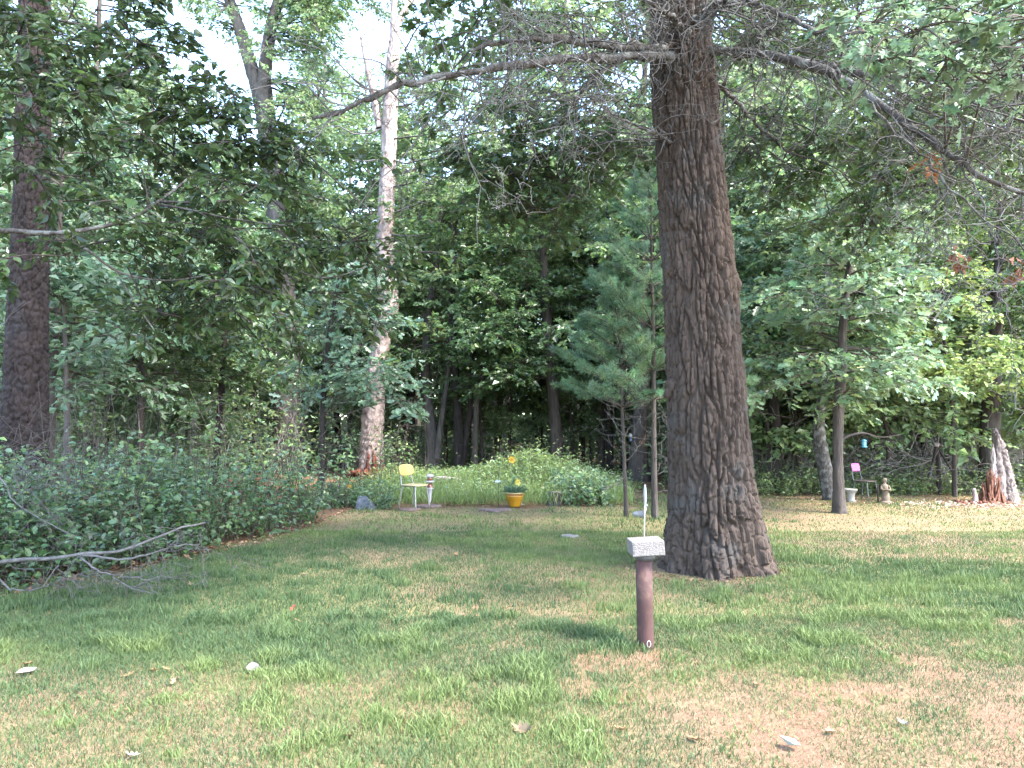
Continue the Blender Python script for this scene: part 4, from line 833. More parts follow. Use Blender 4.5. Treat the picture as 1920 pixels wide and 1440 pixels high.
# ---------------- weeds behind the chair and the pot, on the mound, and along the wood's edge
W, L = Acc(), Acc()
def weeds(n, xs, ys, hh, pal, leaf=(.05, .11), asp=.5, per=10):
    x, y = xs, ys; S = np.stack([x, y, gz(x, y) - .02], -1); E = S + np.stack([r3.normal(0, .08, n), r3.normal(0, .08, n), hh], -1)
    prisms(W, S, E, .004, .002, (1, 1, 1)); M = n * per; k = np.repeat(np.arange(n), per); u = r3.uniform(.1, 1.05, M)[:, None]
    pos = S[k] * (1 - u) + E[k] * u + r3.normal(0, .035, (M, 3)); sz = r3.uniform(*leaf, M)
    leaves(L, pos, r3.normal(0, 1, (M, 3)) * A(1, 1, .4) + A(0, 0, .15), A(0, -.1, 1) + r3.normal(0, .5, (M, 3)), sz, sz * asp, LEAF, leafcol(r3, M, pal))
n = 2600; x = r3.uniform(-3.6, 2.0, n); y = r3.uniform(14.6, 21.5, n)
keepm = ~((np.abs(x - G(780, 955)[0]) < .55) & (y < 15.0)) & ~((np.abs(x - G(965, 950)[0]) < .4) & (y < 15.3)); x, y = x[keepm], y[keepm]; n = len(x)
weeds(n, x, y, r3.uniform(.12, .38, n) + .15 * fbm(x, y, 9, 2), PALE + LIME)
n = 700; a = r3.normal(0, 1, (n, 2)); x = MOUND[0] + a[:, 0] * .95; y = MOUND[1] + a[:, 1] * .8; weeds(n, x, y, r3.uniform(.25, .55, n), PALE + LIME, (.06, .12), .45, 14)
n = 90; a = r3.normal(0, 1, (n, 2)); weeds(n, MOUND[0] + a[:, 0] * 1.0, MOUND[1] - .2 + a[:, 1] * .8, r3.uniform(.5, 1.05, n), LIME + PALE, (.05, .10), .35, 12)
n = 260; x = r3.uniform(.85, 1.9, n); y = r3.uniform(14.3, 16.3, n); kk = (np.abs(x - G(1041, 948)[0]) > .22) | (y > 14.9); x, y = x[kk], y[kk]; n = len(x); weeds(n, x, y, r3.uniform(.25, .65, n), PALE + BLUE[:2], (.08, .13), .6, 12)
n = 3200; x = r3.uniform(4.0, 14.5, n); y = r3.uniform(16.3, 20, n); weeds(n, x, y, r3.uniform(.15, .7, n), LIME + PALE, (.05, .11))
n = 220; x = r3.uniform(-3.9, -2.3, n); y = r3.uniform(13.9, 16.2, n); weeds(n, x, y, r3.uniform(.2, .45, n), BLUE + GREEN, (.07, .13), .4, 14)
# tall pale grass among them
n = 16000; x = r3.uniform(-3.2, 2.4, n); y = r3.uniform(14.4, 20, n); S = np.stack([x, y, gz(x, y)], -1); k = S[:, 0] > -3.2
leaves(L, S, np.stack([r3.normal(0, .35, n), r3.normal(0, .35, n), np.ones(n)], -1), r3.normal(0, 1, (n, 3)), r3.uniform(.18, .52, n), .011, SLIM, leafcol(r3, n, LIME))
wd = build("weeds", L, M_LEAF, kind='stuff', smooth=False, label="sunlit weeds and long grass covering the mound and ground behind the chair and flower pot", cat="weeds")
build("stems", W, M_STEM, wd, kind='stuff')

# ---------------- leaf litter along the bank and under the wood
L = Acc(); n = 9000; x = r3.uniform(-11, 14, n); y = np.where(x < -1.8, bank_y(x) + r3.normal(.3, .5, n), r3.uniform(14.3, 24, n)); y = np.clip(y, 4, 30)
pos = np.stack([x, y, gz(x, y) + .012], -1)
leaves(L, pos, r3.normal(0, 1, (n, 3)) * A(1, 1, .2), A(0, 0, 1) + r3.normal(0, .3, (n, 3)), r3.uniform(.05, .1, n), r3.uniform(.025, .05, n), LEAF, leafcol(r3, n, [(.22, .115, .06), (.30, .18, .10), (.15, .075, .045), (.36, .25, .16)]))
n = 700; a = r3.uniform(0, 6.28, n); q = .60 + np.abs(r3.normal(0, .22, n)); x = OAK_C[0] + q * np.cos(a); y = OAK_C[1] + q * np.sin(a)
leaves(L, np.stack([x, y, gz(x, y) + .010], -1), r3.normal(0, 1, (n, 3)) * A(1, 1, .25), A(0, 0, 1) + r3.normal(0, .4, (n, 3)), r3.uniform(.02, .07, n), r3.uniform(.008, .03, n), LEAF, leafcol(r3, n, [(.14, .085, .055), (.20, .13, .085), (.10, .06, .045)]))
build("leaf_litter", L, M_DRY, kind='stuff', smooth=False, label="brown dead leaves scattered under the shrubs and along the wood's edge", cat="leaf litter")

# ================================================================== objects
def mat_plain(name, c, rough=.5, spec=.4, bump=.0, var=.25, scale=14, metal=0., c3=None, sc3=6., th3=(.55, .68)):
    c = np.array(c); return mat_noise(name, tuple(c * (1 - var)), tuple(np.minimum(c * (1 + var), .95)), scale, (1, 1, 1), rough, bump, scale * 3, spec, c3, sc3, th3, .004, metal)
# ---- pipe post with a concrete block
b = G(1213, 1219); D5 = b[1] + .05; post = empty("pipe_post", (b[0], D5, 0), "rusty red iron pipe standing in the lawn with a concrete block on its top", "post")
M_RUST = mat_noise("red_rust_paint", (.050, .024, .022), (.088, .042, .037), 9, (1, 1, .35), .7, .6, 50, .3, (.105, .058, .042), 13, (.52, .70), .006)
t = Acc(); H = .625; lathe(t, [(.0595, -.05), (.0595, .02), (.0585, .3), (.0585, H), (.05, H)], 32)
o = build("pipe", t, M_RUST, post); o.rotation_euler = (0, -.012, 0)
t = Acc(); lathe(t, [(.055, H - .006), (.066, H), (.072, H + .012), (.074, H + .034), (.066, H + .04), (.01, H + .04)], 32); build("collar", t, mat_plain("dark_iron", (.09, .09, .09), .5, .4, .2, metal=.3), post)
t = Acc(); nn = 15; lin = np.linspace(-1, 1, nn); U_, V_ = np.meshgrid(lin, lin)
sx, sy, sz = .116, .112, .052; fc = []
for ax_ in range(3):
    for sg in (-1, 1):
        q = np.stack([U_, V_, np.full_like(U_, sg)], -1)
        q = np.roll(q, ax_, -1) if sg > 0 else np.roll(q[:, ::-1], ax_, -1); q = q * A(sx, sy, sz)
        # chipped rounded edges
        m_ = np.sort(np.abs(q / A(sx, sy, sz)), -1)[..., 1]; q = q * (1 - .022 * sstep(.9, 1, m_))[..., None]
        q = q + .0022 * (fbm(q[..., 0] * 60 + ax_ * 9, q[..., 1] * 60 + q[..., 2] * 77 + sg, 8, 3) - .5)[..., None]
        t.add(q.reshape(-1, 3), ringquads(nn, nn, False))
o = build("concrete_block", t, mat_noise("concrete", (.16, .15, .14), (.29, .27, .255), 70, (1, 1, 1), .97, 1.0, 130, .15, (.22, .20, .185), 11, (.54, .68), .012), post, smooth=False)
o.location = (.008, .01, H + .092); o.rotation_euler = (0, math.radians(-3.2), math.radians(2))
t = Acc(); th = np.linspace(0, 2 * np.pi, 17); tube(t, np.stack([.012 + .013 * np.sin(th), -.0605 + 0 * th, .045 + .022 * np.cos(th)], -1), .0022, 5, cap=False)
build("painted_ring", t, mat_plain("worn_white", (.55, .52, .5), .7), post)
# ---- white stake
D6 = 6.6; q0 = P(1205, 1132, D6); q0[2] = 0; q1 = P(1209, 945, D6); q2 = P(1210, 911, D6)
stake = empty("marker_stake", q0, "thin white stake with a feather-shaped tip standing behind the pipe post", "stake"); M_WHITE = mat_plain("white_paint", (.42, .42, .41), .5, .4, 0, .06)
t = Acc(); tube(t, np.array([A(0, 0, -.05), (q1 + q2) / 2 - q0]), .0048, 8); build("rod", t, M_WHITE, stake)
t = Acc(); hgt = q2[2] - q1[2]; c0 = (q1 + q2) / 2 - q0
for k in range(3):
    a = k * 2.09 + .4; d = A(math.cos(a), math.sin(a), 0); s = A(-math.sin(a), math.cos(a), 0) * .0025
    pr = [(.004, -.55), (.012, -.42), (.0145, .15), (.010, .42), (.003, .6)]
    v = [c0 + d * r - s + A(0, 0, z * hgt) for r, z in pr] + [c0 + d * .0 - s + A(0, 0, z * hgt) for r, z in pr]; v2 = [p + 2 * s for p in v]
    t.add(np.array(v + v2), [np.array([(i, i + 1, i + 6, i + 5) for i in range(4)] + [(i + 11, i + 10, i + 15, i + 16) for i in range(4)] + [(i + 1, i, i + 10, i + 11) for i in range(4)])])
build("vane", t, M_WHITE, stake)

# ---- chairs
def chair(name, label, pos, yaw, mback, mseat, mleg, s=1., oval=True, bw=.40, bh=.21, back_c=.70):
    e = empty(name, pos, label, "chair"); e.rotation_euler = (0, 0, yaw)      # faces local +X; width along Y
    # backrest: curved oval shell
    t = Acc(); nu, nv = 17, 7; 
    th = np.linspace(0, 2 * np.pi, 33)[:-1]; ex = .62 if oval else .28
    ey = np.sign(np.cos(th)) * np.abs(np.cos(th)) ** ex * bw / 2; ez = np.sign(np.sin(th)) * np.abs(np.sin(th)) ** ex * bh / 2
    rings = [];
    for f, dpt in ((.02, .012), (.6, .012), (.94, .011), (1., .005), (1., -.003), (.94, -.008), (.02, -.008)):
        yy = ey * f; zz = ez * f; xx = -.17 + .9 * yy ** 2 + dpt - .20 * (zz + back_c - .45)
        rings.append(np.stack([xx, yy, zz + back_c], -1))
    t.add(np.concatenate(rings), ringquads(7, 32)); build("backrest", t, mback, e)
    t = Acc(); sw, sd = .39, .40; ex = .45; sx_ = np.sign(np.cos(th)) * np.abs(np.cos(th)) ** ex * sd / 2; sy_ = np.sign(np.sin(th)) * np.abs(np.sin(th)) ** ex * sw / 2; rings = []
    for f, z in ((.02, .435), (.7, .437), (.95, .445), (1., .437), (1., .428), (.95, .424), (.02, .418)):
        x_ = sx_ * f; rings.append(np.stack([x_ + .02, sy_ * f, z - .25 * np.maximum(x_ - .1, 0) ** 1.5 + 0 * x_], -1))
    t.add(np.concatenate(rings), ringquads(7, 32)[:, ::-1]); build("seat", t, mseat, e)
    for sy in (-1, 1):
        t = Acc(); tube(t, curve([A(.15, sy * .14, .42), A(.165, sy * .155, .40), A(.19, sy * .18, .2), A(.215, sy * .195, 0)], 10), .0125, 10); build("leg", t, mleg, e)
        t = Acc(); tube(t, curve([A(-.12, sy * .14, .42), A(-.14, sy * .16, .36), A(-.17, sy * .18, .2), A(-.20, sy * .19, 0)], 10), .0125, 10); build("leg", t, mleg, e)
        t = Acc(); tube(t, curve([A(-.10, sy * .15, .41), A(-.15, sy * .165, .43), A(-.178, sy * .155, .5), A(-.21, sy * .14, back_c - .02)], 12), .0115, 10); build("back_post", t, mleg, e)
    t = Acc(); tube(t, np.array([A(-.1, -.15, .412), A(.15, -.14, .415)]), .011, 8); tube(t, np.array([A(-.1, .15, .412), A(.15, .14, .415)]), .011, 8); tube(t, np.array([A(-.02, -.15, .41), A(-.02, .15, .41)]), .011, 8); build("seat_frame", t, mleg, e)
    e.scale = (s,) * 3; return e
cpos = G(779, 954); cpos = A(cpos[0], 13.75, .035)
chair("chair", "pale yellow chair with metal legs on flat stones in front of the weeds", cpos, math.radians(-33), mat_plain("yellow_plastic", (.56, .42, .15), .4, .5, 0, .06), mat_plain("cream_plastic", (.50, .42, .22), .4, .5, 0, .06), mat_plain("grey_metal", (.33, .32, .29), .4, .5, 0, .15, metal=.5), 1.0)
cp2 = G(1629, 939); chair("chair", "small chair with a pink backrest and dark seat under the bent tree", A(cp2[0], 15.6, 0), math.radians(-58), mat_plain("pink_paint", (.52, .13, .33), .5, .4, 0, .05), mat_plain("brown_seat", (.10, .08, .065), .6), mat_plain("dark_metal", (.12, .12, .12), .5, .4, 0, .15), .93, False, .30, .18, .72)
M_STONE = mat_noise("flagstone", (.13, .085, .075), (.25, .18, .16), 14, (1, 1, 1), .9, .5, 40)
def slab(name, label, c, s, rz, mat, seed, bev=.012):
    t = Acc(); rr = np.random.default_rng(seed); n = 11; a = np.sort(np.arange(n) / n * 6.283 + rr.normal(0, .12, n)); k = rr.uniform(.82, 1.1, n)
    ring = lambda f, z: np.stack([np.cos(a) * k * s[0] / 2 * f, np.sin(a) * k * s[1] / 2 * f, np.full(n, z) + rr.normal(0, .002, n)], -1)
    v = np.concatenate([ring(.97, -.03), ring(1, s[2] * .6), ring(.95, s[2]), ring(.5, s[2] * 1.02), ring(.02, s[2] * 1.02)])
    t.add(v, [ringquads(5, n)]); o = build(name, t, mat, None, False, label=label, cat="stone"); o.location = tuple(c); o.rotation_euler = (0, 0, rz); return o
c1 = G(768, 957); slab("flagstone", "reddish flat stone under the near legs of the yellow chair", (c1[0], c1[1], .0), (.42, .36, .035), .2, M_STONE, 1)
c1 = G(803, 951); slab("flagstone", "reddish flat stone under the front of the yellow chair and the glass totem", (c1[0], c1[1] + .05, .0), (.52, .5, .035), .5, M_STONE, 2)
c1 = G(1068, 1008); slab("flat_stone", "small flat grey stone lying alone on the middle of the lawn", (c1[0], c1[1], .0), (.26, .2, .035), .3, mat_plain("grey_stone", (.22, .21, .195), .9, .2, .4), 3)
c1 = G(934, 958)
for k, (dx_, dy_, s_, lb) in enumerate(((-.22, .05, .3, "reddish flat stone left of the yellow flower pot, nearest the chair"), (.1, .1, .34, "reddish flat stone right in front of the thin hook stake"), (-.05, -.12, .3, "reddish flat stone nearest the lawn, left of the flower pot"))):
    slab("flagstone", lb, (c1[0] + dx_, c1[1] + dy_, 0), (s_, s_ * .8, .03), k, M_STONE, 10 + k)
# ---- blue-grey rock
c1 = G(683, 955); t = Acc(); rk = Acc()
v = np.array([(-.17, -.1, -.03), (.2, -.12, -.03), (.24, .1, -.03), (-.15, .12, -.03), (-.17, -.07, .12), (.15, -.09, .07), (.17, .08, .06), (-.14, .1, .12), (-.12, -.02, .245), (.03, -.04, .235), (.04, .05, .22), (-.1, .05, .24)], float)
rk.add(v, [ringquads(3, 4), np.array([[8, 9, 10, 11], [3, 2, 1, 0]])]); o = build("rock", rk, mat_noise("slate_rock", (.075, .088, .108), (.16, .18, .215), 9, (1, 1, 2), .85, .9, 26, .3), None, False, label="blue-grey wedge-shaped rock on the grass left of the yellow chair", cat="rock")
bv = o.modifiers.new("bevel", 'BEVEL'); bv.width = .02; bv.segments = 2; o.location = (c1[0], c1[1] + .1, 0)

# ---- glass totem beside the chair
c1 = P(806, 955, 14.0); tot = empty("glass_totem", (c1[0], 14.0, .03), "stacked glass garden totem of white and amber pieces beside the yellow chair", "garden ornament")
M_MILK = mat_plain("milk_glass", (.5, .49, .52), .15, .6, 0, .05); M_AMBER = mat_plain("amber_glass", (.20, .065, .035), .12, .7, 0, .25, 30)
for nm, pr, mt in (("rod", [(.008, 0), (.008, .66), (.001, .67)], mat_plain("dark_rod", (.06, .06, .06))), ("vase", [(.012, .09), (.020, .10), (.024, .13), (.034, .25), (.042, .33), (.045, .335), (.03, .345)], M_MILK),
                   ("saucer", [(.03, .333), (.075, .345), (.08, .355), (.05, .362), (.01, .363)], M_MILK), ("bell_jar", [(.058, .362), (.056, .39), (.047, .42), (.03, .44), (.02, .45), (.02, .455)], M_AMBER),
                   ("saucer", [(.02, .452), (.05, .458), (.085, .475), (.082, .49), (.04, .495), (.01, .496)], M_MILK), ("jar", [(.045, .496), (.052, .51), (.05, .55), (.045, .565)], M_AMBER), ("lid", [(.05, .562), (.068, .57), (.072, .59), (.06, .61), (.03, .62), (.001, .622)], M_MILK)):
    t = Acc(); lathe(t, pr, 24); build(nm, t, mt, tot)
# ---- flower pot
c1 = G(965, 951); pot = empty("flower_pot", (c1[0], c1[1] + .12, 0), "glazed mustard yellow pot with a beaded rim, in front of the weeds", "flower pot")
M_GLAZE = mat_noise("yellow_glaze", (.34, .15, .010), (.50, .25, .02), 5, (1, 1, 1), .22, 0, 20, .55, (.36, .14, .02), 9, (.62, .75)); M_RIM = mat_plain("cream_rim", (.5, .40, .2), .35)
t = Acc(); lathe(t, [(.02, .0), (.098, .0), (.105, .012), (.108, .03), (.13, .09), (.152, .15), (.164, .195), (.166, .215), (.160, .218), (.162, .245), (.166, .25)], 40); build("bowl", t, M_GLAZE, pot)
t = Acc(); lathe(t, [(.166, .25), (.176, .252), (.180, .262), (.176, .274), (.160, .276), (.150, .262), (.148, .22)], 40); build("rim", t, M_RIM, pot)
for k in range(30):
    a = k / 30 * 6.283; t = Acc(); lump(t, (0, 0, 0), (.012, .012, .012), 1, 6, 0)
    if k == 0: bead = build("bead", t, mat_plain("dark_glaze", (.30, .12, .03), .3), pot); o = bead
    else: o = bead.copy(); COL.objects.link(o)
    o.location = (.164 * math.cos(a), .164 * math.sin(a), .232)
t = Acc(); lathe(t, [(.001, .225), (.08, .23), (.15, .225)], 24); build("soil", t, mat_plain("potting_soil", (.06, .045, .035), .95, .1, .6), pot)
t = Acc(); rr = np.random.default_rng(3); n = 110; a = rr.uniform(0, 6.28, n); r0 = rr.uniform(0, .11, n)
leaves(t, np.stack([r0 * np.cos(a), r0 * np.sin(a), 0 * a + .225], -1), np.stack([np.cos(a) * .7, np.sin(a) * .7, rr.uniform(.3, 1.1, n)], -1), np.stack([-np.cos(a), -np.sin(a), 0 * a + .6], -1), rr.uniform(.12, .26, n), rr.uniform(.03, .05, n), OVATE, leafcol(rr, n, BLUE)); build("foliage", t, M_LEAF, pot, kind='stuff')
# ---- metal flowers
M_FY = mat_plain("yellow_enamel", (.60, .40, .04), .4, .5, 0, .1); M_FO = mat_plain("orange_enamel", (.70, .30, .03), .4, .5, 0, .1); M_FG = mat_plain("green_enamel", (.10, .19, .13), .45, .4, 0, .15)
def flower(name, label, base, head, r, face, m1, m2, leafz, seed):
    e = empty(name, base, label, "garden ornament"); h = np.asarray(head) - np.asarray(base)
    t = Acc(); tube(t, curve([A(0, 0, 0), h * .5 + A(.01, 0, 0), h], 10), .005, 8); build("stem", t, M_FG, e)
    f = nrm(np.asarray(face, float)); s = nrm(np.cross(f, A(0, 0, 1))); u = np.cross(s, f)
    for k in range(6):
        a = k * 1.047 + .3; d = s * math.cos(a) + u * math.sin(a); n_ = nrm(f + d * -.25); w = np.cross(n_, d); v = []
        for x_, wd_ in ((.1, .12), (.35, .30), (.65, .34), (.88, .2), (1.05, .02)):
            for q in (-1, 0, 1): v.append(h + d * x_ * r + w * q * wd_ * r + f * (r * (.35 * x_ ** 2 - .1 * abs(q) * 0 + .06 * abs(q))))
        v = np.array(v); F_ = [(i * 3 + j, i * 3 + j + 1, i * 3 + j + 4, i * 3 + j + 3) for i in range(4) for j in range(2)]; v2 = v - f * .003
        t = Acc(); t.add(np.concatenate([v, v2]), np.array(F_ + [tuple(x + 15 for x in q[::-1]) for q in F_])); build("petal", t, m1, e)
    t = Acc(); th_ = np.arange(12) / 12 * 6.283; pr = [(.10, .0), (.16, .15), (.20, .36), (.27, .46), (.22, .44), (.12, .2), (.01, .12)]; V = np.concatenate([[h + (s * math.cos(a) + u * math.sin(a)) * q * r + f * z * r for a in th_] for q, z in pr])
    t.add(V, ringquads(7, 12)); build("trumpet", t, m2, e)
    for k, (z, a, ln) in enumerate(leafz):
        d = A(math.cos(a), math.sin(a) * .4, 0); p0 = A(0, 0, z); c_ = curve([p0, p0 + d * ln * .35 + A(0, 0, ln * .55), p0 + d * ln * .9 + A(0, 0, ln * .25)], 8); v = []
        for i, p_ in enumerate(c_):
            w_ = .022 * math.sin(math.pi * (i + .6) / 8.2) + .002; v += [p_ + A(0, -w_, 0) + A(w_ * .4, 0, .0), p_ + A(0, 0, -.006), p_ + A(0, w_, 0) + A(-w_ * .4, 0, 0)]
        v = np.array(v); F_ = np.array([(i * 3 + j, i * 3 + j + 1, i * 3 + j + 4, i * 3 + j + 3) for i in range(7) for j in range(2)])
        t = Acc(); t.add(np.concatenate([v, v + A(0, 0, -.003)]), np.concatenate([F_, F_[:, ::-1] + 24])); build("leaf", t, M_FG, e)
px0 = c1[0]; fy = c1[1] + .12
flower("metal_flower", "tall orange-yellow metal flower rising above the yellow pot", A(P(959, 900, fy)[0], fy + .02, .23), P(959.5, 862, fy + .02), .078, (.25, -1, .15), M_FY, M_FO, [(.16, -.3, .22), (.2, .3, .26), (.1, 3.6, .3)], 1)
flower("metal_flower", "short pale yellow metal flower just above the yellow pot's rim", A(P(968, 900, fy)[0], fy - .04, .23), P(970, 904, fy - .04), .068, (.55, -1, .1), mat_plain("lemon_enamel", (.58, .50, .10), .4, .5, 0, .1), M_FY, [(.02, 2.6, .16)], 2)
q = G(655, 950); flower("metal_flower", "tiny yellow flower on a stake at the shrubs' end, left of the blue-grey rock", A(q[0], q[1] + .2, 0), P(655, 912, q[1] + .2), .05, (.2, -1, .1), M_FY, M_FO, [(.05, .4, .2)], 3)
# ---- hook stake with a glass bird
q = G(934, 950); e = empty("hook_stake", (q[0], q[1] + .1, 0), "thin dark stake carrying a small white glass bird left of the pot", "garden ornament"); t = Acc(); tube(t, np.array([A(0, 0, -.05), A(0, 0, .2), A(.002, 0, .66)]), .006, 8); build("rod", t, mat_plain("black_iron", (.03, .035, .03), .5), e)
t = Acc(); lump(t, (-.02, 0, .47), (.05, .025, .024), 2, 10, .1); lump(t, (.03, 0, .482), (.02, .018, .016), 3, 8, .1); build("glass_bird", t, mat_plain("pale_blue_glass", (.62, .70, .80), .15, .6), e)
# ---- sawn stump and log
q = G(1041, 948); st = empty("stump", (q[0], q[1] + .15, 0), "small grey sawn stump among the weeds right of the flower pot", "stump"); t = Acc(); trunk_mesh(t, np.array([[0, 0, -.04, .16], [0, 0, .1, .14], [.01, 0, .25, .135]]), 40, 60, (.03, .15), .02, .15, 5); build("trunk", t, M_GREYBARK, st)
t = Acc(); lathe(t, [(.13, .235), (.118, .256), (.06, .25), (.001, .252)], 24, (.01, 0, 0)); build("cut_face", t, mat_plain("cut_wood", (.26, .21, .18), .9, .2, .4), st)
a_, b_ = P(800, 889, 17.5), P(862, 892, 17.0); a_[2] = b_[2] = .28; t = Acc(); trunk_mesh(t, np.array([[*a_, .07], [*((a_ + b_) / 2), .075], [*b_, .06]]) if False else np.array([[a_[0], a_[1], a_[2], .085], [(a_[0] + b_[0]) / 2, (a_[1] + b_[1]) / 2, .30, .08], [b_[0], b_[1], b_[2], .07]]), 40, 16, (.05, .2), .012, 0, 6); lump(t, a_, (.03, .08, .08), 4, 8); lump(t, b_, (.03, .065, .065), 5, 8)
build("log", t, M_SAPWOOD, None, label="pale barkless log lying in the weeds behind the glass totem", cat="log")
# ---- small ornament under the pines
q = G(1199, 971); e = empty("duck_ornament", (q[0], q[1], 0), "small grey-white duck ornament on the ground between the two young pines", "garden ornament"); t = Acc(); lump(t, (0, 0, .06), (.12, .06, .06), 5, 12, .15); build("body", t, mat_plain("pale_stone", (.26, .265, .275), .7, .3, .3), e)
t = Acc(); tube(t, curve([A(.07, 0, .08), A(.10, 0, .14), A(.10, 0, .2)], 6), np.linspace(.03, .022, 6), 10); lump(t, (.11, 0, .21), (.035, .026, .026), 6, 8, .1); build("head", t, mat_plain("white_stone", (.38, .38, .38), .7), e)
t = Acc(); tube(t, np.array([A(.135, 0, .208), A(.17, 0, .2)]), np.array([.012, .006]), 8); build("beak", t, mat_plain("dark_beak", (.12, .10, .07)), e)

# ---- broken stump on the right
q = G(1872, 946); SX, SY = q[0], q[1] + .35; sm = empty("broken_stump", (SX, SY, 0), "tall jagged broken stump, white on one side and rotten orange on the other, right edge", "stump")
t = Acc(); pts = pxpath([(1890, 952, 34), (1887, 920, 30), (1880, 880, 26), (1874, 845, 20), (1868, 820, 12), (1864, 803, 3)], SY + .05); pts[:, 0] -= SX; pts[:, 1] -= SY; pts[0, 2] = -.05
trunk_mesh(t, pts, 110, 44, (.032, .34), .05, .2, 8, 4, .3, .3, .45)
for rows_ in ([(1878, 950, 20), (1874, 890, 17), (1871, 850, 10), (1870, 818, 2)], [(1898, 952, 16), (1893, 910, 13), (1888, 872, 9), (1884, 838, 2)], [(1866, 948, 14), (1864, 900, 11), (1862, 860, 8), (1861, 832, 2)]):
    q_ = pxpath(rows_, SY - .04); q_[:, 0] -= SX; q_[:, 1] -= SY; q_[0, 2] = -.05; trunk_mesh(t, q_, 60, 20, (.025, .3), .03, .1, 19, 4, .3, .3, .5); build("sapwood", t, M_SAPWOOD, sm)
t = Acc(); rr = np.random.default_rng(17)
for k in range(260):
    u = rr.uniform(0, 1); px = 1838 + 42 * u + rr.normal(0, 2); hp = np.interp(u, [0, .3, .5, .65, .85, 1], [915, 890, 862, 868, 890, 905]) + rr.uniform(0, 62)
    dp = rr.uniform(.0, .34); p0 = P(px + rr.normal(0, 2), 946, SY - dp) - A(SX, SY, 0); p1 = P(px + rr.normal(2, 3), hp + 55 * dp, SY - dp * .5) - A(SX, SY, 0); p0[2] = -.02
    p1 = p1 + rr.normal(0, .035, 3); w_ = rr.uniform(.010, .034); m_ = (p0 + p1) / 2 + rr.normal(0, .03, 3); q_ = np.array([p0, m_, p1]); tube(t, curve(q_, 5), np.array([w_, w_ * .95, w_ * .85, w_ * .7, w_ * .3]) * rr.uniform(.8, 1.2, 5), 4)
for k in range(30):
    c_ = A(-.28 + rr.normal(0, .26), -.3 + rr.normal(0, .08), .02); box(t, c_, (rr.uniform(.03, .12), rr.uniform(.03, .08), rr.uniform(.03, .12)), rr.uniform(0, 3), .008, R=rot_euler(rr.normal(0, .6), rr.normal(0, .6), 0))
build("rotten_heartwood", t, M_ROT, sm, kind='stuff')
q = G(1828, 945); t = Acc(); tube(t, curve([A(q[0], q[1], -.03), A(q[0] + .01, q[1], .15), A(q[0] - .01, q[1], .27)], 8), np.linspace(.06, .03, 8), 8); lump(t, (q[0] - .01, q[1], .27), (.04, .035, .04), 3, 8, .4)
build("wood_shard", t, M_SAPWOOD, None, label="short pale upright wood splinter left of the broken stump", cat="wood")
L = Acc(); n = 900; x = r3.normal(SX - .55, .75, n); y = r3.normal(SY - .45, .32, n); leaves(L, np.stack([x, y, gz(x, y) + .012], -1), r3.normal(0, 1, (n, 3)) * A(1, 1, .3), A(0, 0, 1) + r3.normal(0, .4, (n, 3)), r3.uniform(.04, .11, n), r3.uniform(.015, .04, n), LEAF, leafcol(r3, n, [(.50, .38, .33), (.42, .26, .19), (.34, .17, .11), (.58, .48, .42)]))
build("wood_chips", L, M_DRY, kind='stuff', smooth=False, label="pinkish wood chips strewn on the grass in front of the broken stump", cat="wood chips")
# ---- dark snag with leaning poles
q = G(1757, 925); sn = empty("snag", (q[0], 16.7, 0), "dark broken-off trunk with two poles leaning from its pale tip, right of the pink-backed chair", "dead tree"); b0 = A(q[0], 16.7, 0)
b0[0] = P(1760, 800, 16.7)[0]; sn.location = tuple(b0)
t = Acc(); pp = pxpath([(1761, 925, 9), (1760, 880, 8), (1757, 840, 7)], 16.7); pp[:, :3] -= b0; pp[0, 2] = -.05; trunk_mesh(t, pp, 30, 14, (.04, .15), .008, .1, 9); build("trunk", t, M_DARKBARK, sn)
for a_, b_, r in (((1756, 838), (1740, 895), .035), ((1758, 840), (1796, 910), .025), ((1759, 836), (1812, 850), .014)):
    t = Acc(); tube(t, curve([P(*a_, 16.6) - b0, (P(*a_, 16.6) + P(*b_, 16.3)) / 2 - b0 + A(.02, 0, .03), P(*b_, 16.15) - b0], 8), np.linspace(r, r * .6, 8), 7); build("leaning_pole", t, M_DARKBARK if r > .02 else M_TWIG, sn)
t = Acc(); lump(t, P(1756, 834, 16.6) - b0, (.06, .05, .06), 4, 8, .4); build("pale_tip", t, M_SAPWOOD, sn)
# ---- urn
q = G(1601, 942); ur = empty("stone_urn", (q[0], q[1] + .12, 0), "pale flared stone urn to the right of the slim young oak's trunk", "urn"); t = Acc(); lathe(t, [(.02, 0), (.078, 0), (.082, .03), (.070, .05), (.066, .10), (.075, .16), (.098, .21), (.125, .235), (.130, .25), (.122, .262), (.10, .25), (.07, .2), (.01, .19)], 28)
build("bowl", t, mat_plain("urn_stone", (.33, .31, .275), .85, .2, .5, .15), ur)
t = Acc(); lathe(t, [(.085, -.02), (.10, 0), (.10, .022), (.083, .028)], 24); build("foot", t, mat_plain("urn_base", (.27, .25, .225), .9, .2, .5, .15), ur)
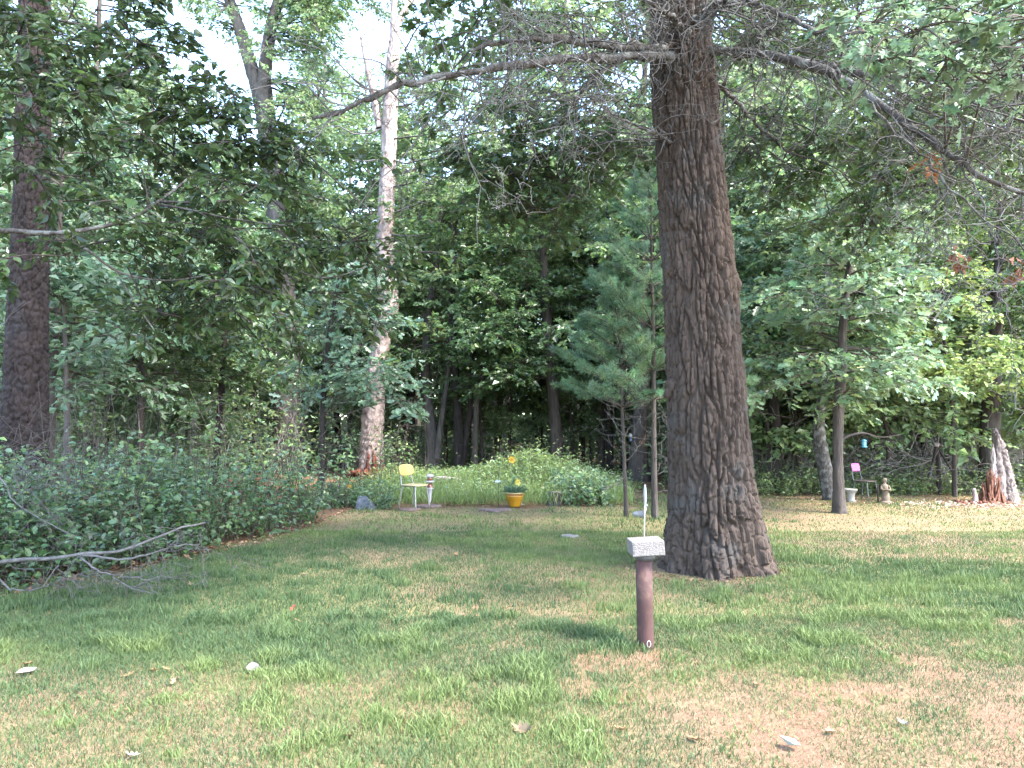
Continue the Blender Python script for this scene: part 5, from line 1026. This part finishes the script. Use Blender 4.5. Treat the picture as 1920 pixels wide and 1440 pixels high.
# ---- bird feeder hanging from a limb
fd = P(1620, 832, 13.9); e = empty("bird_feeder", fd, "small teal lantern-shaped bird feeder hanging from a branch right of the young oak", "bird feeder"); M_TEAL = mat_plain("teal_paint", (.04, .20, .29), .4, .5, 0, .1)
t = Acc(); lathe(t, [(.001, .085), (.02, .08), (.052, .055), (.056, .045), (.02, .045)], 20); build("roof", t, M_TEAL, e)
t = Acc(); lathe(t, [(.036, .046), (.038, .0), (.036, -.045)], 20); build("tube", t, mat_plain("teal_glass", (.16, .42, .48), .2, .6), e)
t = Acc(); lathe(t, [(.03, -.05), (.055, -.045), (.058, -.06), (.05, -.075), (.01, -.078)], 20); build("tray", t, M_TEAL, e)
for k in range(4):
    t = Acc(); a = k * 1.571 + .6; tube(t, np.array([A(.046 * math.cos(a), .046 * math.sin(a), .05), A(.048 * math.cos(a), .048 * math.sin(a), -.05)]), .005, 6); build("bar", t, M_TEAL, e)
t = Acc(); tube(t, np.array([A(0, 0, .08), A(0, 0, .24)]), .003, 5); build("wire", t, mat_plain("wire", (.1, .1, .1)), e)
yo = bpy.data.objects["young_oak_tree"]; yb = np.array(yo.location); t = Acc(); q = curve([P(1576, 826, 13.3), P(1592, 817, 13.5), P(1620, 812, 13.9), P(1650, 820, 14.2), P(1690, 815, 14.5)], 16) - yb; tube(t, q, np.linspace(.03, .01, 16), 7); build("low_limb", t, M_DARKBARK, yo)
# ---- garden statue
q = G(1665, 945); e = empty("garden_statue", (q[0], q[1] + .1, 0), "weathered beige garden statue of a small standing figure right of the pink-backed chair", "statue"); M_ST = mat_plain("statue_stone", (.20, .155, .115), .9, .2, .5, .2)
t = Acc(); lathe(t, [(.02, -.02), (.11, -.02), (.115, .03), (.10, .05), (.02, .055)], 20); build("plinth", t, M_ST, e)
t = Acc(); pr = [(.062, .05), (.070, .1), (.062, .18), (.050, .24), (.056, .29), (.064, .34), (.060, .37), (.032, .395), (.022, .41), (.024, .42), (.036, .44), (.042, .465), (.036, .492), (.018, .508), (.001, .51)]
th_ = np.arange(20) / 20 * 6.283; V = np.concatenate([[A(r * math.cos(a) * 1.1 + .012 * math.sin(z * 12), r * math.sin(a) * .85 - (.012 if z > .4 else 0), z) * A(1, 1, 1) + A(.006 * math.sin(a * 6) * (z < .25), 0, 0) for a in th_] for r, z in pr]); t.add(V, ringquads(len(pr), 20))
for s in (-1, 1): tube(t, curve([A(s * .065, 0, .355), A(s * .088, -.03, .29), A(s * .05, -.09, .27), A(s * .02, -.10, .28)], 10), np.linspace(.024, .016, 10), 8)
lump(t, (0, -.055, .462), (.012, .012, .012), 1, 6); build("figure", t, M_ST, e)
t = Acc(); lathe(t, [(.01, .25), (.04, .262), (.062, .29), (.058, .292), (.03, .272), (.001, .268)], 16, (0, -.11, 0)); build("bowl", t, M_ST, e)
t = Acc(); tube(t, np.array([A(0, 0, -.05), A(.005, 0, .36)]), .016, 8); o = build("peg", t, M_DARKBARK, None, label="short dark peg in the ground just left of the garden statue", cat="peg"); o.location = (q[0] - .075, q[1] + .25, 0)
# ---- blue ornament hung near the pines
c_ = P(1183, 822, 19.9); e = empty("hanging_ornament", c_, "tiny blue and white ornament hanging beside the split trunk", "ornament"); t = Acc(); lathe(t, [(.001, -.09), (.022, -.07), (.024, -.02), (.014, .0), (.012, .03), (.001, .035)], 12); build("bottle", t, mat_plain("blue_glass", (.16, .26, .52), .2, .6), e)
t = Acc(); lump(t, (-.01, 0, .08), (.05, .02, .05), 3, 8, .3); build("white_top", t, M_WHITE, e); t = Acc(); tube(t, np.array([A(0, 0, .12), A(0, 0, .7)]), .004, 5); build("wire", t, mat_plain("wire_dark", (.08, .08, .08)), e)

# ---- fallen branch at the left
r4 = np.random.default_rng(171); B0 = G(120, 1105); fb_ = empty("fallen_branch", (B0[0], B0[1], 0), "fallen grey branch with bare twigs lying on the shrubs' edge at the left", "branch"); b0 = A(B0[0], B0[1], 0)
W, Tw = Acc(), Acc(); ps = []
for pts, r in (([(-240, 1075, 7.0), (-60, 1062, 7.0), (20, 1052, 7.0), (100, 1045, 7.0), (150, 1040, 7.05), (210, 1035, 7.15), (280, 1015, 7.3), (340, 990, 7.5), (385, 980, 7.7)], .030),
               ([(140, 1040, 7.05), (200, 1047, 7.0), (245, 1047, 7.0), (290, 1035, 7.05), (330, 1025, 7.1), (375, 1020, 7.2)], .017), ([(150, 1042, 7.05), (175, 1065, 6.95), (205, 1078, 6.95), (235, 1098, 6.9), (265, 1108, 6.9), (290, 1110, 6.9)], .014),
               ([(205, 1078, 6.95), (250, 1083, 6.8), (290, 1090, 6.8)], .008), ([(250, 1103, 6.9), (285, 1085, 6.9), (310, 1078, 6.9)], .009), ([(-60, 1040, 7.2), (10, 1097, 6.95), (30, 1105, 6.9), (75, 1103, 6.85), (110, 1060, 6.9)], .014), ([(75, 1103, 6.85), (110, 1090, 6.8), (160, 1072, 6.8)], .007),
               ([(-20, 840, 8.0), (5, 900, 7.8), (20, 930, 7.6), (45, 955, 7.5), (90, 980, 7.4), (140, 1005, 7.3)], .015), ([(20, 930, 7.6), (60, 915, 7.6), (110, 900, 7.7)], .006), ([(45, 955, 7.5), (35, 910, 7.4), (25, 880, 7.4), (60, 855, 7.4)], .008)):
    q = curve(np.array([P(*p_) for p_ in pts]) - b0, 18); q[:, 2] = np.maximum(q[:, 2], .015); q[1:-1] += r4.normal(0, .006, (16, 3)); tube(W, q, .74 * np.linspace(r, r * .4, 18), 8); ps.append(q)
q = np.concatenate([x_[4:] for x_ in ps]); i = r4.integers(0, len(q), 60); d = r4.normal(0, .6, (60, 3)) + A(.6, -.05, -.02); tangle(Tw, r4, q[i], d, r4.uniform(.2, .6, 60), .0042, 3, 5, .25, 2.6, .55, .0022)
build("bough", W, mat_noise("fallen_bark", (.085, .078, .072), (.20, .19, .18), 20, (1, 1, 1), .95, .6, 30), fb_); build("twigs", Tw, M_TWIG, fb_, kind='stuff')

# ---- fallen leaves and scraps on the lawn
def fallen(name, label, px, py, L_, cols, seed, tpl, curl, group=None):
    rr = np.random.default_rng(seed); c = G(px, py); t = Acc(); v, fs = tpl; v = v.copy(); v = np.stack([v[:, 0] * .62, v[:, 1] - .5, v[:, 2] * curl * 2 + curl * 1.6 * (v[:, 1] - .5) ** 2 + .5 * curl * v[:, 0] ** 2], -1) * L_
    v2 = v + A(0, 0, .0015); n_ = len(v); col = leafcol(rr, 1, cols)[0]
    t.add(np.concatenate([v, v2]), [f[:, ::-1] for f in fs] + [f + n_ for f in fs], col); o = build(name, t, M_DRY, None, False, label=label, cat="leaf", group=group)
    o.location = (c[0], c[1], float(gz(c[0], c[1])) + .016); o.rotation_euler = (rr.normal(0, .25), rr.normal(0, .25), rr.uniform(0, 6.28)); return o
TAN = [(.28, .19, .105), (.25, .155, .08), (.31, .235, .15)]; WHT = [(.32, .30, .255), (.27, .25, .205)]
fallen("dry_leaf", "large whitish curled leaf in the shaded grass at the far left", 48, 1266, .125, WHT, 1, OVATE, .5)
fallen("dry_leaf", "large whitish curled leaf lying in the shaded grass left of centre", 474, 1259, .13, WHT, 2, OVATE, .6)
fallen("dry_leaf", "large crumpled tan oak leaf in the nearest grass at the bottom centre", 981, 1376, .13, TAN, 3, OAK, .8)
fallen("dry_leaf", "small whitish leaf right of the crumpled oak leaf at the bottom centre", 1102, 1380, .06, WHT, 4, OVATE, .6)
fallen("dry_leaf", "whitish leaf fragment at the bottom right on worn turf", 1694, 1363, .08, WHT, 5, OAK, .6)
fallen("dry_leaf", "rolled pale leaf on the worn dry turf right of the pipe post, bottom edge", 1478, 1404, .11, WHT, 6, OVATE, .9)
fallen("dry_leaf", "whitish leaf scrap at the bottom left edge of the lawn", 248, 1424, .08, WHT, 7, OAK, .6)
fallen("dry_leaf", "rust red dead leaf on the dark green shaded turf", 548, 1145, .1, [(.30, .09, .05)], 8, OAK, .4)
for k, (px, py) in enumerate(((242, 1270), (288, 1262), (312, 1259), (340, 1193), (417, 1170), (516, 1166), (560, 1167), (616, 1173), (325, 1285), (548, 1230), (772, 1207), (775, 1232), (745, 1205), (868, 1157), (358, 1098), (570, 1080), (985, 1250), (1165, 1375), (1300, 1392), (1557, 1378), (855, 1042), (866, 1065), (52, 1250), (614, 1390), (655, 1387), (870, 1010), (1750, 1018), (1585, 1243), (1420, 1290), (1710, 965), (1165, 1210))):
    fallen("oak_leaf", "small tan dead oak leaf lying in the lawn grass", px, py, float(r4.uniform(.06, .10)), TAN, 40 + k, OAK, float(r4.uniform(.3, .8)), "small tan leaves scattered over the lawn")

print("TRIS", sum(sum(len(p.vertices) - 2 for p in m.polygons) for m in bpy.data.meshes if len(m.polygons) < 5000) + sum(int((np.array([len(m.loops)]) - 2 * len(m.polygons))[0]) for m in bpy.data.meshes if len(m.polygons) >= 5000))
